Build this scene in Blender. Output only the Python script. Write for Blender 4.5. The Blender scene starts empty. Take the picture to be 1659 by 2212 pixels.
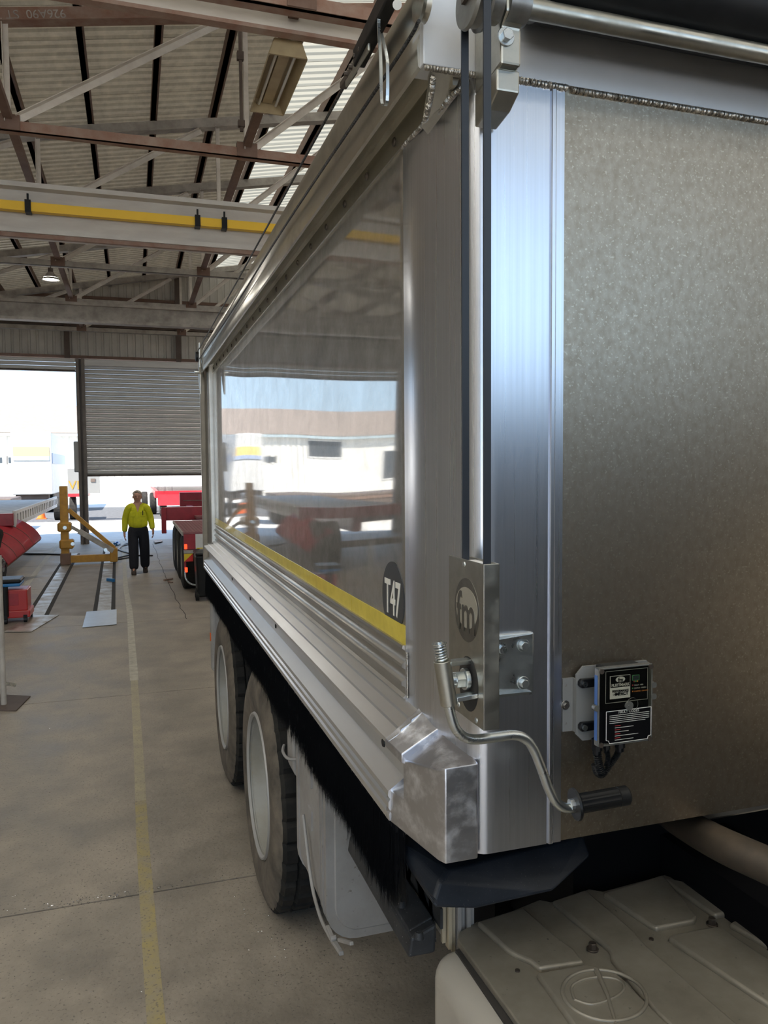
import bpy, bmesh, math, random
from mathutils import Vector, Matrix
random.seed(7)
R = math.radians
scene = bpy.context.scene
COL = scene.collection

# ------------------------------------------------------------------ camera
H = 2.05
yaw, pitch, roll = 0.31159, -0.05602, -0.00727
FPX, CX, CY = 1684.4, 829.5, 1106.0
fw = Vector((math.sin(yaw)*math.cos(pitch), math.cos(yaw)*math.cos(pitch), math.sin(pitch)))
r0 = Vector((math.cos(yaw), -math.sin(yaw), 0)); u0 = r0.cross(fw)
rt = r0*math.cos(roll) + u0*math.sin(roll); up = -r0*math.sin(roll) + u0*math.cos(roll)
CAM = Vector((0, 0, H))
cd = bpy.data.cameras.new('camera'); cam = bpy.data.objects.new('camera', cd); COL.objects.link(cam)
cam.matrix_world = Matrix(((rt.x, up.x, -fw.x, 0), (rt.y, up.y, -fw.y, 0), (rt.z, up.z, -fw.z, H), (0, 0, 0, 1)))
cd.sensor_fit = 'HORIZONTAL'; cd.sensor_width = 36; cd.lens = FPX/1659*36
cd.clip_start = 0.05; cd.clip_end = 500
scene.camera = cam
def at(x, y, X=None, Y=None, Z=None):
    d = rt*((x-CX)/FPX) - up*((y-CY)/FPX) + fw
    if X is not None: t = X/d.x
    elif Y is not None: t = Y/d.y
    else: t = (Z-H)/d.z
    return CAM + d*t

# ------------------------------------------------------------------ world, sun, exposure
scene.view_settings.view_transform = 'Standard'; scene.view_settings.look = 'None'
scene.view_settings.gamma = 1; scene.view_settings.use_curve_mapping = False
scene.view_settings.exposure = 0.37
scene.cycles.use_denoising = True
scene.cycles.max_bounces = 10; scene.cycles.diffuse_bounces = 6; scene.cycles.glossy_bounces = 5
scene.cycles.sample_clamp_indirect = 12
w = bpy.data.worlds.new('world'); scene.world = w; w.use_nodes = True
nt = w.node_tree; nt.nodes.clear()
tc = nt.nodes.new('ShaderNodeTexCoord'); sx = nt.nodes.new('ShaderNodeSeparateXYZ')
rp = nt.nodes.new('ShaderNodeValToRGB'); bg = nt.nodes.new('ShaderNodeBackground'); ow = nt.nodes.new('ShaderNodeOutputWorld')
nt.links.new(tc.outputs['Generated'], sx.inputs[0]); nt.links.new(sx.outputs['Z'], rp.inputs[0])
nt.links.new(rp.outputs[0], bg.inputs[0]); nt.links.new(bg.outputs[0], ow.inputs[0])
rp.color_ramp.elements[0].position = 0.0; rp.color_ramp.elements[0].color = (0.60, 0.81, 1.0, 1)
rp.color_ramp.elements[1].position = 0.7; rp.color_ramp.elements[1].color = (0.34, 0.56, 0.95, 1)
bg.inputs[1].default_value = 1.55
sd = bpy.data.lights.new('sun', 'SUN'); sun = bpy.data.objects.new('sun', sd); COL.objects.link(sun)
sd.energy = 13; sd.angle = R(0.6); sd.color = (1, 0.95, 0.87)
sun.rotation_euler = Vector((0.45, 0.40, -0.80)).to_track_quat('-Z', 'Y').to_euler()

# ------------------------------------------------------------------ materials
def nn(t, k, **kw):
    n = t.nodes.new(k)
    for a, v in kw.items(): setattr(n, a, v)
    return n
MATS = {}
def mat(name, col, rough=0.5, metal=0.0, col2=None, scale=6.0, stretch=(1, 1, 1), lo=0.35, hi=0.7, r2=None, bump=0.0, bscale=60.0,
        bstretch=None, speck=None, speck_scale=90, speck_t=0.72, emit=None, estr=0, coat=0, spec=None, detail=5):
    m = bpy.data.materials.new(name); m.use_nodes = True; t = m.node_tree
    b = t.nodes['Principled BSDF']
    b.inputs['Base Color'].default_value = (*col, 1); b.inputs['Roughness'].default_value = rough; b.inputs['Metallic'].default_value = metal
    if spec is not None: b.inputs['Specular IOR Level'].default_value = spec
    if coat: b.inputs['Coat Weight'].default_value = coat
    c = nn(t, 'ShaderNodeTexCoord')
    cur = None
    if col2 is not None or r2 is not None:
        mp = nn(t, 'ShaderNodeMapping'); mp.inputs['Scale'].default_value = stretch
        t.links.new(c.outputs['Object'], mp.inputs[0])
        n = nn(t, 'ShaderNodeTexNoise'); n.inputs['Scale'].default_value = scale; n.inputs['Detail'].default_value = detail
        n.inputs['Roughness'].default_value = 0.62
        t.links.new(mp.outputs[0], n.inputs['Vector'])
        mr = nn(t, 'ShaderNodeMapRange'); mr.inputs[1].default_value = lo; mr.inputs[2].default_value = hi
        t.links.new(n.outputs['Fac'], mr.inputs[0])
        if col2 is not None:
            mx = nn(t, 'ShaderNodeMix', data_type='RGBA'); mx.inputs[6].default_value = (*col, 1); mx.inputs[7].default_value = (*col2, 1)
            t.links.new(mr.outputs[0], mx.inputs[0]); cur = mx.outputs[2]
        if r2 is not None:
            m2 = nn(t, 'ShaderNodeMapRange'); m2.inputs[3].default_value = rough; m2.inputs[4].default_value = r2
            t.links.new(mr.outputs[0], m2.inputs[0]); t.links.new(m2.outputs[0], b.inputs['Roughness'])
    if speck is not None:
        n2 = nn(t, 'ShaderNodeTexNoise'); n2.inputs['Scale'].default_value = speck_scale; n2.inputs['Detail'].default_value = 3
        t.links.new(c.outputs['Object'], n2.inputs['Vector'])
        m3 = nn(t, 'ShaderNodeMapRange'); m3.inputs[1].default_value = speck_t-0.08; m3.inputs[2].default_value = speck_t
        t.links.new(n2.outputs['Fac'], m3.inputs[0])
        mx2 = nn(t, 'ShaderNodeMix', data_type='RGBA'); mx2.inputs[6].default_value = (*col, 1); mx2.inputs[7].default_value = (*speck, 1)
        if cur is not None: t.links.new(cur, mx2.inputs[6])
        t.links.new(m3.outputs[0], mx2.inputs[0]); cur = mx2.outputs[2]
    if cur is not None: t.links.new(cur, b.inputs['Base Color'])
    if bump:
        mp2 = nn(t, 'ShaderNodeMapping'); mp2.inputs['Scale'].default_value = bstretch or (1, 1, 1)
        t.links.new(c.outputs['Object'], mp2.inputs[0])
        n3 = nn(t, 'ShaderNodeTexNoise'); n3.inputs['Scale'].default_value = bscale; n3.inputs['Detail'].default_value = 4
        t.links.new(mp2.outputs[0], n3.inputs['Vector'])
        bp = nn(t, 'ShaderNodeBump'); bp.inputs['Strength'].default_value = bump; bp.inputs['Distance'].default_value = 0.01
        t.links.new(n3.outputs['Fac'], bp.inputs['Height']); t.links.new(bp.outputs[0], b.inputs['Normal'])
    if emit:
        b.inputs['Emission Color'].default_value = (*emit, 1); b.inputs['Emission Strength'].default_value = estr
    MATS[name] = m
    return m
M = MATS
mat('concrete', (0.37, 0.32, 0.26), 0.62, 0, (0.19, 0.165, 0.135), 2.0, r2=0.42, bump=0.3, bscale=34, detail=10, speck=(0.16, 0.14, 0.12), speck_scale=75, speck_t=0.68)
mat('yard', (0.62, 0.60, 0.56), 0.9, 0, (0.52, 0.50, 0.47), 3)
mat('gravel', (0.055, 0.057, 0.06), 0.95, 0, (0.11, 0.11, 0.115), 6, bump=0.6, bscale=20)
mat('panel_alu', (0.60, 0.59, 0.57), 0.025, 1, (0.54, 0.53, 0.50), 5, (1, 1, 1), r2=0.05, lo=0.4, hi=0.75)
mat('brushed_alu', (0.78, 0.80, 0.86), 0.27, 1, (0.68, 0.70, 0.75), 5, (22, 22, 0.15), r2=0.32)
mat('extruded_alu', (0.88, 0.90, 0.93), 0.30, 1, (0.82, 0.83, 0.85), 3, (2, 0.5, 2), r2=0.36)
mat('dull_alu', (0.58, 0.56, 0.52), 0.32, 1, (0.47, 0.45, 0.41), 3, (1, 0.6, 2), r2=0.42)
mat('rail_alu', (0.64, 0.62, 0.55), 0.28, 1, (0.36, 0.34, 0.29), 6, (1.5, 0.7, 1.2), lo=0.5, hi=0.85, r2=0.42)
mat('front_alu', (0.43, 0.375, 0.30), 0.36, 1, (0.33, 0.28, 0.215), 70, (1.2, 1.2, 0.8), r2=0.42, lo=0.32, hi=0.7, speck=(0.54, 0.49, 0.40), speck_scale=190, speck_t=0.68, detail=8)
mat('header_alu', (0.62, 0.63, 0.65), 0.45, 0.35, (0.54, 0.55, 0.56), 4, r2=0.5)
mat('cast_alu', (0.58, 0.59, 0.64), 0.32, 1, (0.92, 0.94, 1.0), 16, (1, 1, 1.2), lo=0.48, hi=0.68, r2=0.5, bump=0.03, bscale=90, detail=9)
mat('weld', (0.50, 0.47, 0.42), 0.4, 1, (0.30, 0.27, 0.23), 60)
mat('zinc', (0.72, 0.75, 0.76), 0.24, 1, (0.56, 0.60, 0.60), 20, r2=0.38)
mat('stainless', (0.52, 0.51, 0.46), 0.28, 1, (0.42, 0.41, 0.36), 16, r2=0.45, lo=0.4, hi=0.65)
mat('stained_patch', (0.22, 0.215, 0.20), 0.35, 1, (0.34, 0.33, 0.30), 22)
mat('logo_light', (0.50, 0.475, 0.40), 0.5, 0.7)
mat('pulley_steel', (0.36, 0.36, 0.34), 0.4, 0.9, (0.22, 0.21, 0.2), 20)
mat('belt', (0.022, 0.026, 0.034), 0.42)
mat('black_plastic', (0.006, 0.0065, 0.0075), 0.34, 0, (0.012, 0.012, 0.012), 12, r2=0.45, spec=0.25)
mat('cover_plastic', (0.007, 0.010, 0.016), 0.40, 0, (0.014, 0.018, 0.026), 10, speck=(0.06, 0.06, 0.06), speck_scale=300, speck_t=0.74, spec=0.3)
mat('bristle', (0.008, 0.008, 0.009), 0.3)
mat('rope', (0.03, 0.028, 0.026), 0.45, 0.7, bump=0.5, bscale=120)
mat('tape_yellow', (0.72, 0.58, 0.07), 0.35, 0, (0.55, 0.43, 0.03), 14, coat=0.3)
mat('decal_black', (0.025, 0.028, 0.032), 0.25, 0, (0.05, 0.055, 0.06), 30)
mat('decal_white', (0.72, 0.70, 0.64), 0.5)
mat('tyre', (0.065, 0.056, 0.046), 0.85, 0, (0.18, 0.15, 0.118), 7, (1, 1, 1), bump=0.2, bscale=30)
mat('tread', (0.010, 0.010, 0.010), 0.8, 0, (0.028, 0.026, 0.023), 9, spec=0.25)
mat('rim_cream', (0.33, 0.325, 0.30), 0.6, 0, (0.27, 0.25, 0.205), 5)
mat('tank_grey', (0.33, 0.32, 0.31), 0.6, 0, (0.23, 0.215, 0.20), 5, speck=(0.18, 0.16, 0.14), speck_scale=55, speck_t=0.76)
mat('chassis', (0.004, 0.004, 0.005), 0.7, spec=0.1)
mat('rail_black', (0.012, 0.014, 0.018), 0.6, 0, (0.035, 0.038, 0.042), 12, speck=(0.35, 0.35, 0.35), speck_scale=220, speck_t=0.76)
mat('cover_beige', (0.29, 0.265, 0.22), 0.34, 0.4, (0.20, 0.18, 0.145), 7, r2=0.5, speck=(0.10, 0.09, 0.08), speck_scale=90, speck_t=0.78)
mat('body_beige', (0.44, 0.42, 0.37), 0.3, 0.1, (0.40, 0.375, 0.33), 4, coat=0.3)
mat('cable_beige', (0.40, 0.34, 0.24), 0.6)
mat('cab_dark', (0.045, 0.044, 0.042), 0.5, 0, (0.06, 0.056, 0.05), 4)
mat('exhaust', (0.12, 0.095, 0.072), 0.55, 0.6, (0.06, 0.052, 0.044), 8)
mat('bolt', (0.36, 0.35, 0.33), 0.35, 1, (0.22, 0.2, 0.18), 40)
mat('bolt_dark', (0.12, 0.10, 0.085), 0.5, 0.8)
mat('clear_lid', (0.10, 0.10, 0.092), 0.10, 0.0, coat=0.5)
mat('box_black', (0.007, 0.0075, 0.009), 0.3, spec=0.3)
mat('label_black', (0.005, 0.005, 0.006), 0.3, spec=0.2)
mat('label_white', (0.75, 0.73, 0.70), 0.45)
mat('label_line', (0.55, 0.54, 0.5), 0.4)
mat('text_red', (0.45, 0.05, 0.05), 0.5); mat('led_green', (0.08, 0.35, 0.12), 0.4); mat('led_orange', (0.7, 0.25, 0.06), 0.4)
mat('edge_blue', (0.05, 0.14, 0.40), 0.35)
mat('plate_grey', (0.36, 0.35, 0.335), 0.5, 0.2)
mat('board_grey', (0.20, 0.20, 0.195), 0.6)
mat('letter_orange', (0.42, 0.20, 0.02), 0.5)
mat('post_grey', (0.20, 0.175, 0.155), 0.65, 0, (0.15, 0.125, 0.11), 4)
mat('floor_stain', (0.20, 0.165, 0.13), 0.6, 0, (0.28, 0.24, 0.195), 2.5, lo=0.4, hi=0.7)
mat('red_paint', (0.36, 0.018, 0.03), 0.42, 0, (0.25, 0.012, 0.02), 6, coat=0.15)
mat('red_deck', (0.30, 0.10, 0.11), 0.6, 0, (0.20, 0.08, 0.08), 14)
mat('red_box', (0.42, 0.02, 0.02), 0.35, 0, coat=0.3)
mat('white_paint', (0.72, 0.71, 0.68), 0.5, 0, (0.6, 0.58, 0.55), 5)
mat('yellow_steel', (0.52, 0.27, 0.035), 0.55, 0, (0.36, 0.18, 0.03), 8)
mat('floor_paint_y', (0.40, 0.32, 0.12), 0.65, 0, (0.33, 0.285, 0.20), 9, lo=0.3, hi=0.62, speck=(0.2, 0.17, 0.13), speck_scale=75, speck_t=0.66)
mat('floor_paint_f', (0.44, 0.385, 0.25), 0.65, 0, (0.36, 0.315, 0.23), 9, lo=0.3, hi=0.62, speck=(0.26, 0.22, 0.17), speck_scale=75, speck_t=0.66)
mat('floor_paint_w', (0.52, 0.49, 0.41), 0.65, 0, (0.34, 0.31, 0.25), 12, lo=0.4, hi=0.7)
mat('track_steel', (0.55, 0.54, 0.52), 0.38, 0.8, (0.30, 0.24, 0.17), 4, r2=0.6)
mat('plate_steel', (0.62, 0.66, 0.70), 0.32, 0.9, (0.55, 0.57, 0.6), 5)
mat('groove', (0.03, 0.027, 0.024), 0.9)
mat('roof_sheet', (0.50, 0.46, 0.36), 0.55, 0, (0.30, 0.27, 0.21), 3, (2, 1, 1), lo=0.3, hi=0.7)
mat('cladding', (0.52, 0.50, 0.46), 0.6, 0, (0.44, 0.42, 0.385), 3)
mat('steel_grey', (0.46, 0.43, 0.39), 0.6, 0, (0.26, 0.235, 0.21), 4)
mat('steel_rust', (0.24, 0.125, 0.085), 0.7, 0, (0.33, 0.24, 0.19), 5)
mat('steel_dark', (0.085, 0.06, 0.048), 0.7, 0, (0.12, 0.09, 0.075), 4)
mat('purlin_brown', (0.20, 0.125, 0.09), 0.7, 0, (0.15, 0.10, 0.075), 4)
mat('web_paint', (0.72, 0.68, 0.62), 0.6, 0, (0.55, 0.50, 0.45), 4)
mat('steel_brown', (0.15, 0.085, 0.06), 0.7, 0, (0.2, 0.13, 0.1), 4)
mat('crane_paint', (0.60, 0.57, 0.52), 0.55, 0, (0.50, 0.46, 0.42), 3, (0.6, 1, 3))
mat('crane_yellow', (0.88, 0.54, 0.03), 0.45)
mat('shutter', (0.62, 0.60, 0.57), 0.45, 0.25, (0.54, 0.525, 0.50), 4, (0.5, 1, 4))
mat('fluoro_trough', (0.42, 0.33, 0.19), 0.45, 0, (0.34, 0.26, 0.15), 6)
mat('tube_glass', (0.62, 0.60, 0.55), 0.15)
mat('lamp_glow', (1, 1, 0.95), 0.4, emit=(1, 0.97, 0.85), estr=18)
mat('lamp_red', (0.7, 0.05, 0.02), 0.3, emit=(1.0, 0.08, 0.02), estr=1.2)
mat('marker_yellow', (0.85, 0.62, 0.02), 0.35); mat('marker_red', (0.75, 0.04, 0.03), 0.35)
mat('skin', (0.46, 0.25, 0.18), 0.55); mat('hair', (0.42, 0.37, 0.31), 0.8)
mat('hivis', (0.70, 0.68, 0.012), 0.8, 0, (0.50, 0.49, 0.02), 7)
mat('navy', (0.010, 0.011, 0.018), 0.85); mat('boot', (0.045, 0.028, 0.02), 0.7)
mat('hose_blue', (0.02, 0.18, 0.45), 0.4)
mat('wall_white', (0.72, 0.70, 0.66), 0.8, 0, (0.62, 0.6, 0.55), 2)
mat('roof_brown', (0.24, 0.19, 0.155), 0.7, 0, (0.20, 0.155, 0.125), 4)
mat('glass_dark', (0.05, 0.06, 0.07), 0.1); mat('gutter_blue', (0.36, 0.44, 0.47), 0.5)
mat('van_yellow', (0.85, 0.62, 0.22), 0.5); mat('van_blue', (0.38, 0.46, 0.62), 0.5)
mat('orange', (0.8, 0.15, 0.02), 0.5)
mat('swarf', (0.6, 0.6, 0.62), 0.25, 1)
# side panel: polished sheet under a haze of fine scratches (two lobes)
m = M['panel_alu']; t = m.node_tree; b = t.nodes['Principled BSDF']; oo = [n for n in t.nodes if n.type == 'OUTPUT_MATERIAL'][0]
hz = nn(t, 'ShaderNodeBsdfPrincipled'); hz.inputs['Metallic'].default_value = 1; hz.inputs['Roughness'].default_value = 0.5; hz.inputs['Base Color'].default_value = (0.60, 0.575, 0.54, 1)
n1 = nn(t, 'ShaderNodeTexNoise'); n1.inputs['Scale'].default_value = 6; n1.inputs['Detail'].default_value = 9; n1.inputs['Roughness'].default_value = 0.75
mr = nn(t, 'ShaderNodeMapRange'); mr.inputs[1].default_value = 0.3; mr.inputs[2].default_value = 0.75; mr.inputs[3].default_value = 0.30; mr.inputs[4].default_value = 0.58
cc = nn(t, 'ShaderNodeTexCoord'); t.links.new(cc.outputs['Object'], n1.inputs['Vector']); t.links.new(n1.outputs['Fac'], mr.inputs[0])
ms = nn(t, 'ShaderNodeMixShader'); t.links.new(mr.outputs[0], ms.inputs[0]); t.links.new(b.outputs[0], ms.inputs[1]); t.links.new(hz.outputs[0], ms.inputs[2]); t.links.new(ms.outputs[0], oo.inputs[0])
# translucent fibreglass roof sheet
m = bpy.data.materials.new('fibreglass'); m.use_nodes = True; t = m.node_tree; t.nodes.clear()
o_ = nn(t, 'ShaderNodeOutputMaterial'); a_ = nn(t, 'ShaderNodeBsdfTranslucent'); d_ = nn(t, 'ShaderNodeBsdfDiffuse'); x_ = nn(t, 'ShaderNodeMixShader')
a_.inputs[0].default_value = (0.30, 0.285, 0.235, 1); d_.inputs[0].default_value = (0.5, 0.47, 0.38, 1); x_.inputs[0].default_value = 0.5
t.links.new(a_.outputs[0], x_.inputs[1]); t.links.new(d_.outputs[0], x_.inputs[2]); t.links.new(x_.outputs[0], o_.inputs[0]); M['fibreglass'] = m
m2_ = m.copy(); m2_.name = 'fibreglass_fill'; M['fibreglass_fill'] = m2_  # clearer copy, lets extra fill daylight in through unseen roof sheets
for n_ in m2_.node_tree.nodes:
    if n_.type == 'BSDF_TRANSLUCENT': n_.inputs[0].default_value = (0.78, 0.74, 0.64, 1)
    if n_.type == 'MIX_SHADER': n_.inputs[0].default_value = 0.15
# weathered roof sheet that lets a little daylight through
m = M['roof_sheet']; t = m.node_tree; b = t.nodes['Principled BSDF']; oo = [n for n in t.nodes if n.type == 'OUTPUT_MATERIAL'][0]
tl = nn(t, 'ShaderNodeBsdfTranslucent'); tl.inputs[0].default_value = (0.019, 0.016, 0.0115, 1); ad = nn(t, 'ShaderNodeAddShader')
t.links.new(b.outputs[0], ad.inputs[0]); t.links.new(tl.outputs[0], ad.inputs[1]); t.links.new(ad.outputs[0], oo.inputs[0])
# clear plastic lid
m = bpy.data.materials.new('clear_plastic'); m.use_nodes = True; t = m.node_tree; t.nodes.clear()
o_ = nn(t, 'ShaderNodeOutputMaterial'); a_ = nn(t, 'ShaderNodeBsdfTransparent'); d_ = nn(t, 'ShaderNodeBsdfGlossy'); x_ = nn(t, 'ShaderNodeMixShader')
a_.inputs[0].default_value = (0.86, 0.86, 0.82, 1); d_.inputs['Roughness'].default_value = 0.06; x_.inputs[0].default_value = 0.035
t.links.new(a_.outputs[0], x_.inputs[1]); t.links.new(d_.outputs[0], x_.inputs[2]); t.links.new(x_.outputs[0], o_.inputs[0]); M['clear_plastic'] = m

# ------------------------------------------------------------------ mesh helpers
WL = {}
class MB:
    def __init__(s): s.v = []; s.f = []
    def add(s, vs, fs):
        o = len(s.v); s.v += [Vector(p) for p in vs]; s.f += [tuple(i+o for i in q) for q in fs]; return s
    def box(s, a, b):
        x0, y0, z0 = a; x1, y1, z1 = b
        x0, x1 = min(x0, x1), max(x0, x1); y0, y1 = min(y0, y1), max(y0, y1); z0, z1 = min(z0, z1), max(z0, z1)
        return s.add([(x0, y0, z0), (x1, y0, z0), (x1, y1, z0), (x0, y1, z0), (x0, y0, z1), (x1, y0, z1), (x1, y1, z1), (x0, y1, z1)],
                     [(0, 3, 2, 1), (4, 5, 6, 7), (0, 1, 5, 4), (1, 2, 6, 5), (2, 3, 7, 6), (3, 0, 4, 7)])
    def hexa(s, p):  # 8 points: bottom 4 then top 4
        return s.add(p, [(0, 3, 2, 1), (4, 5, 6, 7), (0, 1, 5, 4), (1, 2, 6, 5), (2, 3, 7, 6), (3, 0, 4, 7)])
    def bar(s, p0, p1, wd, ht, upv=(0, 0, 1)):
        p0, p1 = Vector(p0), Vector(p1); d = (p1-p0).normalized(); u_ = Vector(upv)
        if abs(d.dot(u_)) > 0.98: u_ = Vector((0, 1, 0))
        sd_ = d.cross(u_).normalized(); u_ = sd_.cross(d).normalized()
        a, b = sd_*wd/2, u_*ht/2
        return s.hexa([p0-a-b, p0+a-b, p1+a-b, p1-a-b, p0-a+b, p0+a+b, p1+a+b, p1-a+b])
    def cyl(s, p0, p1, r, n=16, r1=None, caps=True):
        p0, p1 = Vector(p0), Vector(p1); d = (p1-p0).normalized(); r1 = r if r1 is None else r1
        a = d.orthogonal().normalized(); b = d.cross(a)
        vs = [p0+(a*math.cos(2*math.pi*i/n)+b*math.sin(2*math.pi*i/n))*r for i in range(n)]
        vs += [p1+(a*math.cos(2*math.pi*i/n)+b*math.sin(2*math.pi*i/n))*r1 for i in range(n)]
        fs = [(i, (i+1) % n, n+(i+1) % n, n+i) for i in range(n)]
        if caps: fs += [tuple(range(n))[::-1], tuple(range(n, 2*n))]
        return s.add(vs, fs)
    def tube(s, path, r, n=10, rs=None, caps=True):
        path = [Vector(p) for p in path]; N = len(path); vs = []; pa = None
        for i, p in enumerate(path):
            d = (path[min(i+1, N-1)]-path[max(i-1, 0)]).normalized()
            a = d.orthogonal().normalized() if pa is None else (pa-d*pa.dot(d)).normalized()
            pa = a; b = d.cross(a); q = r if rs is None else rs[i]
            vs += [p+(a*math.cos(2*math.pi*k/n)+b*math.sin(2*math.pi*k/n))*q for k in range(n)]
        fs = [(i*n+k, i*n+(k+1) % n, (i+1)*n+(k+1) % n, (i+1)*n+k) for i in range(N-1) for k in range(n)]
        if caps: fs += [tuple(range(n))[::-1], tuple(range((N-1)*n, N*n))]
        return s.add(vs, fs)
    def prism(s, poly, fa, fb):   # poly list of 2D, fa/fb map 2D -> 3D
        n = len(poly)
        return s.add([fa(*p) for p in poly]+[fb(*p) for p in poly],
                     [tuple(range(n))[::-1], tuple(range(n, 2*n))]+[(i, (i+1) % n, n+(i+1) % n, n+i) for i in range(n)])
    def strip(s, prof, fa, fb):   # open profile sheet
        n = len(prof)
        return s.add([fa(*p) for p in prof]+[fb(*p) for p in prof], [(i, i+1, n+i+1, n+i) for i in range(n-1)])
    def lathe(s, prof, c, ax, n=48, mod=None):   # prof (axial, radius)
        c = Vector(c); ax = Vector(ax).normalized(); a = ax.orthogonal().normalized(); b = ax.cross(a); vs = []
        for i in range(n):
            th = 2*math.pi*i/n; e = a*math.cos(th)+b*math.sin(th)
            for j, (h, r) in enumerate(prof): vs.append(c+ax*h+e*(r if mod is None else mod(i, j, r)))
        P_ = len(prof)
        return s.add(vs, [(i*P_+j, ((i+1) % n)*P_+j, ((i+1) % n)*P_+j+1, i*P_+j+1) for i in range(n) for j in range(P_-1)])
    def ball(s, c, r, n=10, m_=6, sc=(1, 1, 1)):
        c = Vector(c); vs = []
        for j in range(m_+1):
            ph = math.pi*j/m_
            for i in range(n):
                th = 2*math.pi*i/n
                vs.append(c+Vector((r*sc[0]*math.sin(ph)*math.cos(th), r*sc[1]*math.sin(ph)*math.sin(th), r*sc[2]*math.cos(ph))))
        return s.add(vs, [(j*n+i, (j+1)*n+i, (j+1)*n+(i+1) % n, j*n+(i+1) % n) for j in range(m_) for i in range(n)])
    def build(s, name, material, parent=None, smooth=None, bevel=0.0, seg=2, solid=0.0, kind=None):
        org = WL.get(parent.name, Vector((0, 0, 0))) if parent else Vector((0, 0, 0))
        me = bpy.data.meshes.new(name); me.from_pydata([p-org for p in s.v], [], s.f); me.validate()
        bm = bmesh.new(); bm.from_mesh(me)
        if smooth: bmesh.ops.remove_doubles(bm, verts=bm.verts, dist=1e-5)
        bmesh.ops.recalc_face_normals(bm, faces=bm.faces); bm.to_mesh(me); bm.free()
        me.materials.append(M[material] if isinstance(material, str) else material)
        ob = bpy.data.objects.new(name, me); COL.objects.link(ob)
        if smooth:
            for p in me.polygons: p.use_smooth = True
            me.set_sharp_from_angle(angle=R(smooth))
        if parent: ob.parent = parent; WL[ob.name] = org
        else: WL[ob.name] = Vector((0, 0, 0))
        if solid:
            sm = ob.modifiers.new('solid', 'SOLIDIFY'); sm.thickness = solid; sm.offset = 0
        if bevel:
            bv = ob.modifiers.new('bevel', 'BEVEL'); bv.width = bevel; bv.segments = seg; bv.limit_method = 'ANGLE'; bv.angle_limit = R(35)
        if kind: ob['kind'] = kind
        return ob
def thing(name, label, cat, loc=(0, 0, 0), group=None):
    o = bpy.data.objects.new(name, None); COL.objects.link(o); o.location = loc; o.empty_display_size = 0.2
    o['label'] = label; o['category'] = cat; WL[o.name] = Vector(loc)
    if group: o['group'] = group
    return o
def tag(o, label, cat, group=None):
    o['label'] = label; o['category'] = cat
    if group: o['group'] = group
    return o
def inst(src, off, parent=None, name=None):
    o = src.copy(); COL.objects.link(o); o.location = src.location+Vector(off)
    o.parent = parent if parent is not None else src.parent
    WL[o.name] = WL[src.name]+Vector(off)
    return o
def text(s, size, org, xd, yd, material, parent, name='lettering', thick=0.0006, align='CENTER', sx=1.0, bold=0.0):
    cu = bpy.data.curves.new('txt', 'FONT'); cu.body = s; cu.size = size; cu.extrude = thick; cu.align_x = align; cu.align_y = 'CENTER'; cu.offset = bold
    tmp = bpy.data.objects.new('txt', cu); COL.objects.link(tmp)
    dg = bpy.context.evaluated_depsgraph_get(); me = bpy.data.meshes.new_from_object(tmp.evaluated_get(dg))
    bpy.data.objects.remove(tmp); bpy.data.curves.remove(cu)
    xd, yd = Vector(xd), Vector(yd); zd = xd.cross(yd); org = Vector(org); base = WL.get(parent.name, Vector((0, 0, 0)))
    for v in me.vertices: v.co = org + xd*(v.co.x*sx) + yd*v.co.y + zd*v.co.z - base
    me.materials.clear(); me.materials.append(M[material]); me.name = name
    o = bpy.data.objects.new(name, me); COL.objects.link(o); o.parent = parent; WL[o.name] = base
    return o
SX, SZ = (1, 0, 0), (0, 0, 1)       # print on a face that looks towards -Y
LX = (0, -1, 0)                      # print on a face that looks towards -X
def struct(o): o['kind'] = 'structure'; return o
def sempty(name):
    o = bpy.data.objects.new(name, None); COL.objects.link(o); o['kind'] = 'structure'; WL[o.name] = Vector((0, 0, 0)); return o
def hexbolt(p, d, r, h, parent, material='bolt', name='bolt', washer=True):
    p, d = Vector(p), Vector(d).normalized(); m_ = MB()
    if washer: m_.cyl(p, p+d*h*0.25, r*1.5, 20)
    m_.cyl(p, p+d*h, r, 6)
    return m_.build(name, material, parent, bevel=r*0.08, seg=1)
def lerp(a, b, k): return a+(b-a)*k
def smoothpath(pts, n=8):
    pts = [Vector(p) for p in pts]; out = []; P_ = [pts[0]]+pts+[pts[-1]]
    for i in range(1, len(P_)-2):
        a, b, c, d = P_[i-1:i+3]
        for k in range(n):
            q = k/n; out.append(0.5*((2*b)+(c-a)*q+(2*a-5*b+4*c-d)*q*q+(3*b-a-3*c+d)*q**3))
    out.append(pts[-1]); return out

# ================================================================== THE SHED
XL, XR, YB, YE, XRIDGE = -7.8, 15.8, -7.0, 23.4, 4.0
def zr(X): return 7.2+0.18*X if X <= XRIDGE else 7.2+0.18*(2*XRIDGE-X)      # rafter line
# ---- floor: cast slabs with recessed joints
floor = sempty('floor')
MB().box((XL-0.3, YB-1, -0.4), (XR+0.3, YE+0.6, -0.06)).build('slab_bed', 'groove', floor)
ys = [-7.9, -4.4, -0.9, 0.35, 3.853, 7.40, 10.98, 14.6, 18.2, 21.8, YE+0.5]; xs = [XL-0.2, -4.6, 1.9, 8.4, XR+0.2]
for i in range(len(xs)-1):
    for j in range(len(ys)-1):
        MB().box((xs[i]+0.006, ys[j]+0.006, -0.2), (xs[i+1]-0.006, ys[j+1]-0.006, 0)).build('slab', 'concrete', floor)
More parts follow.
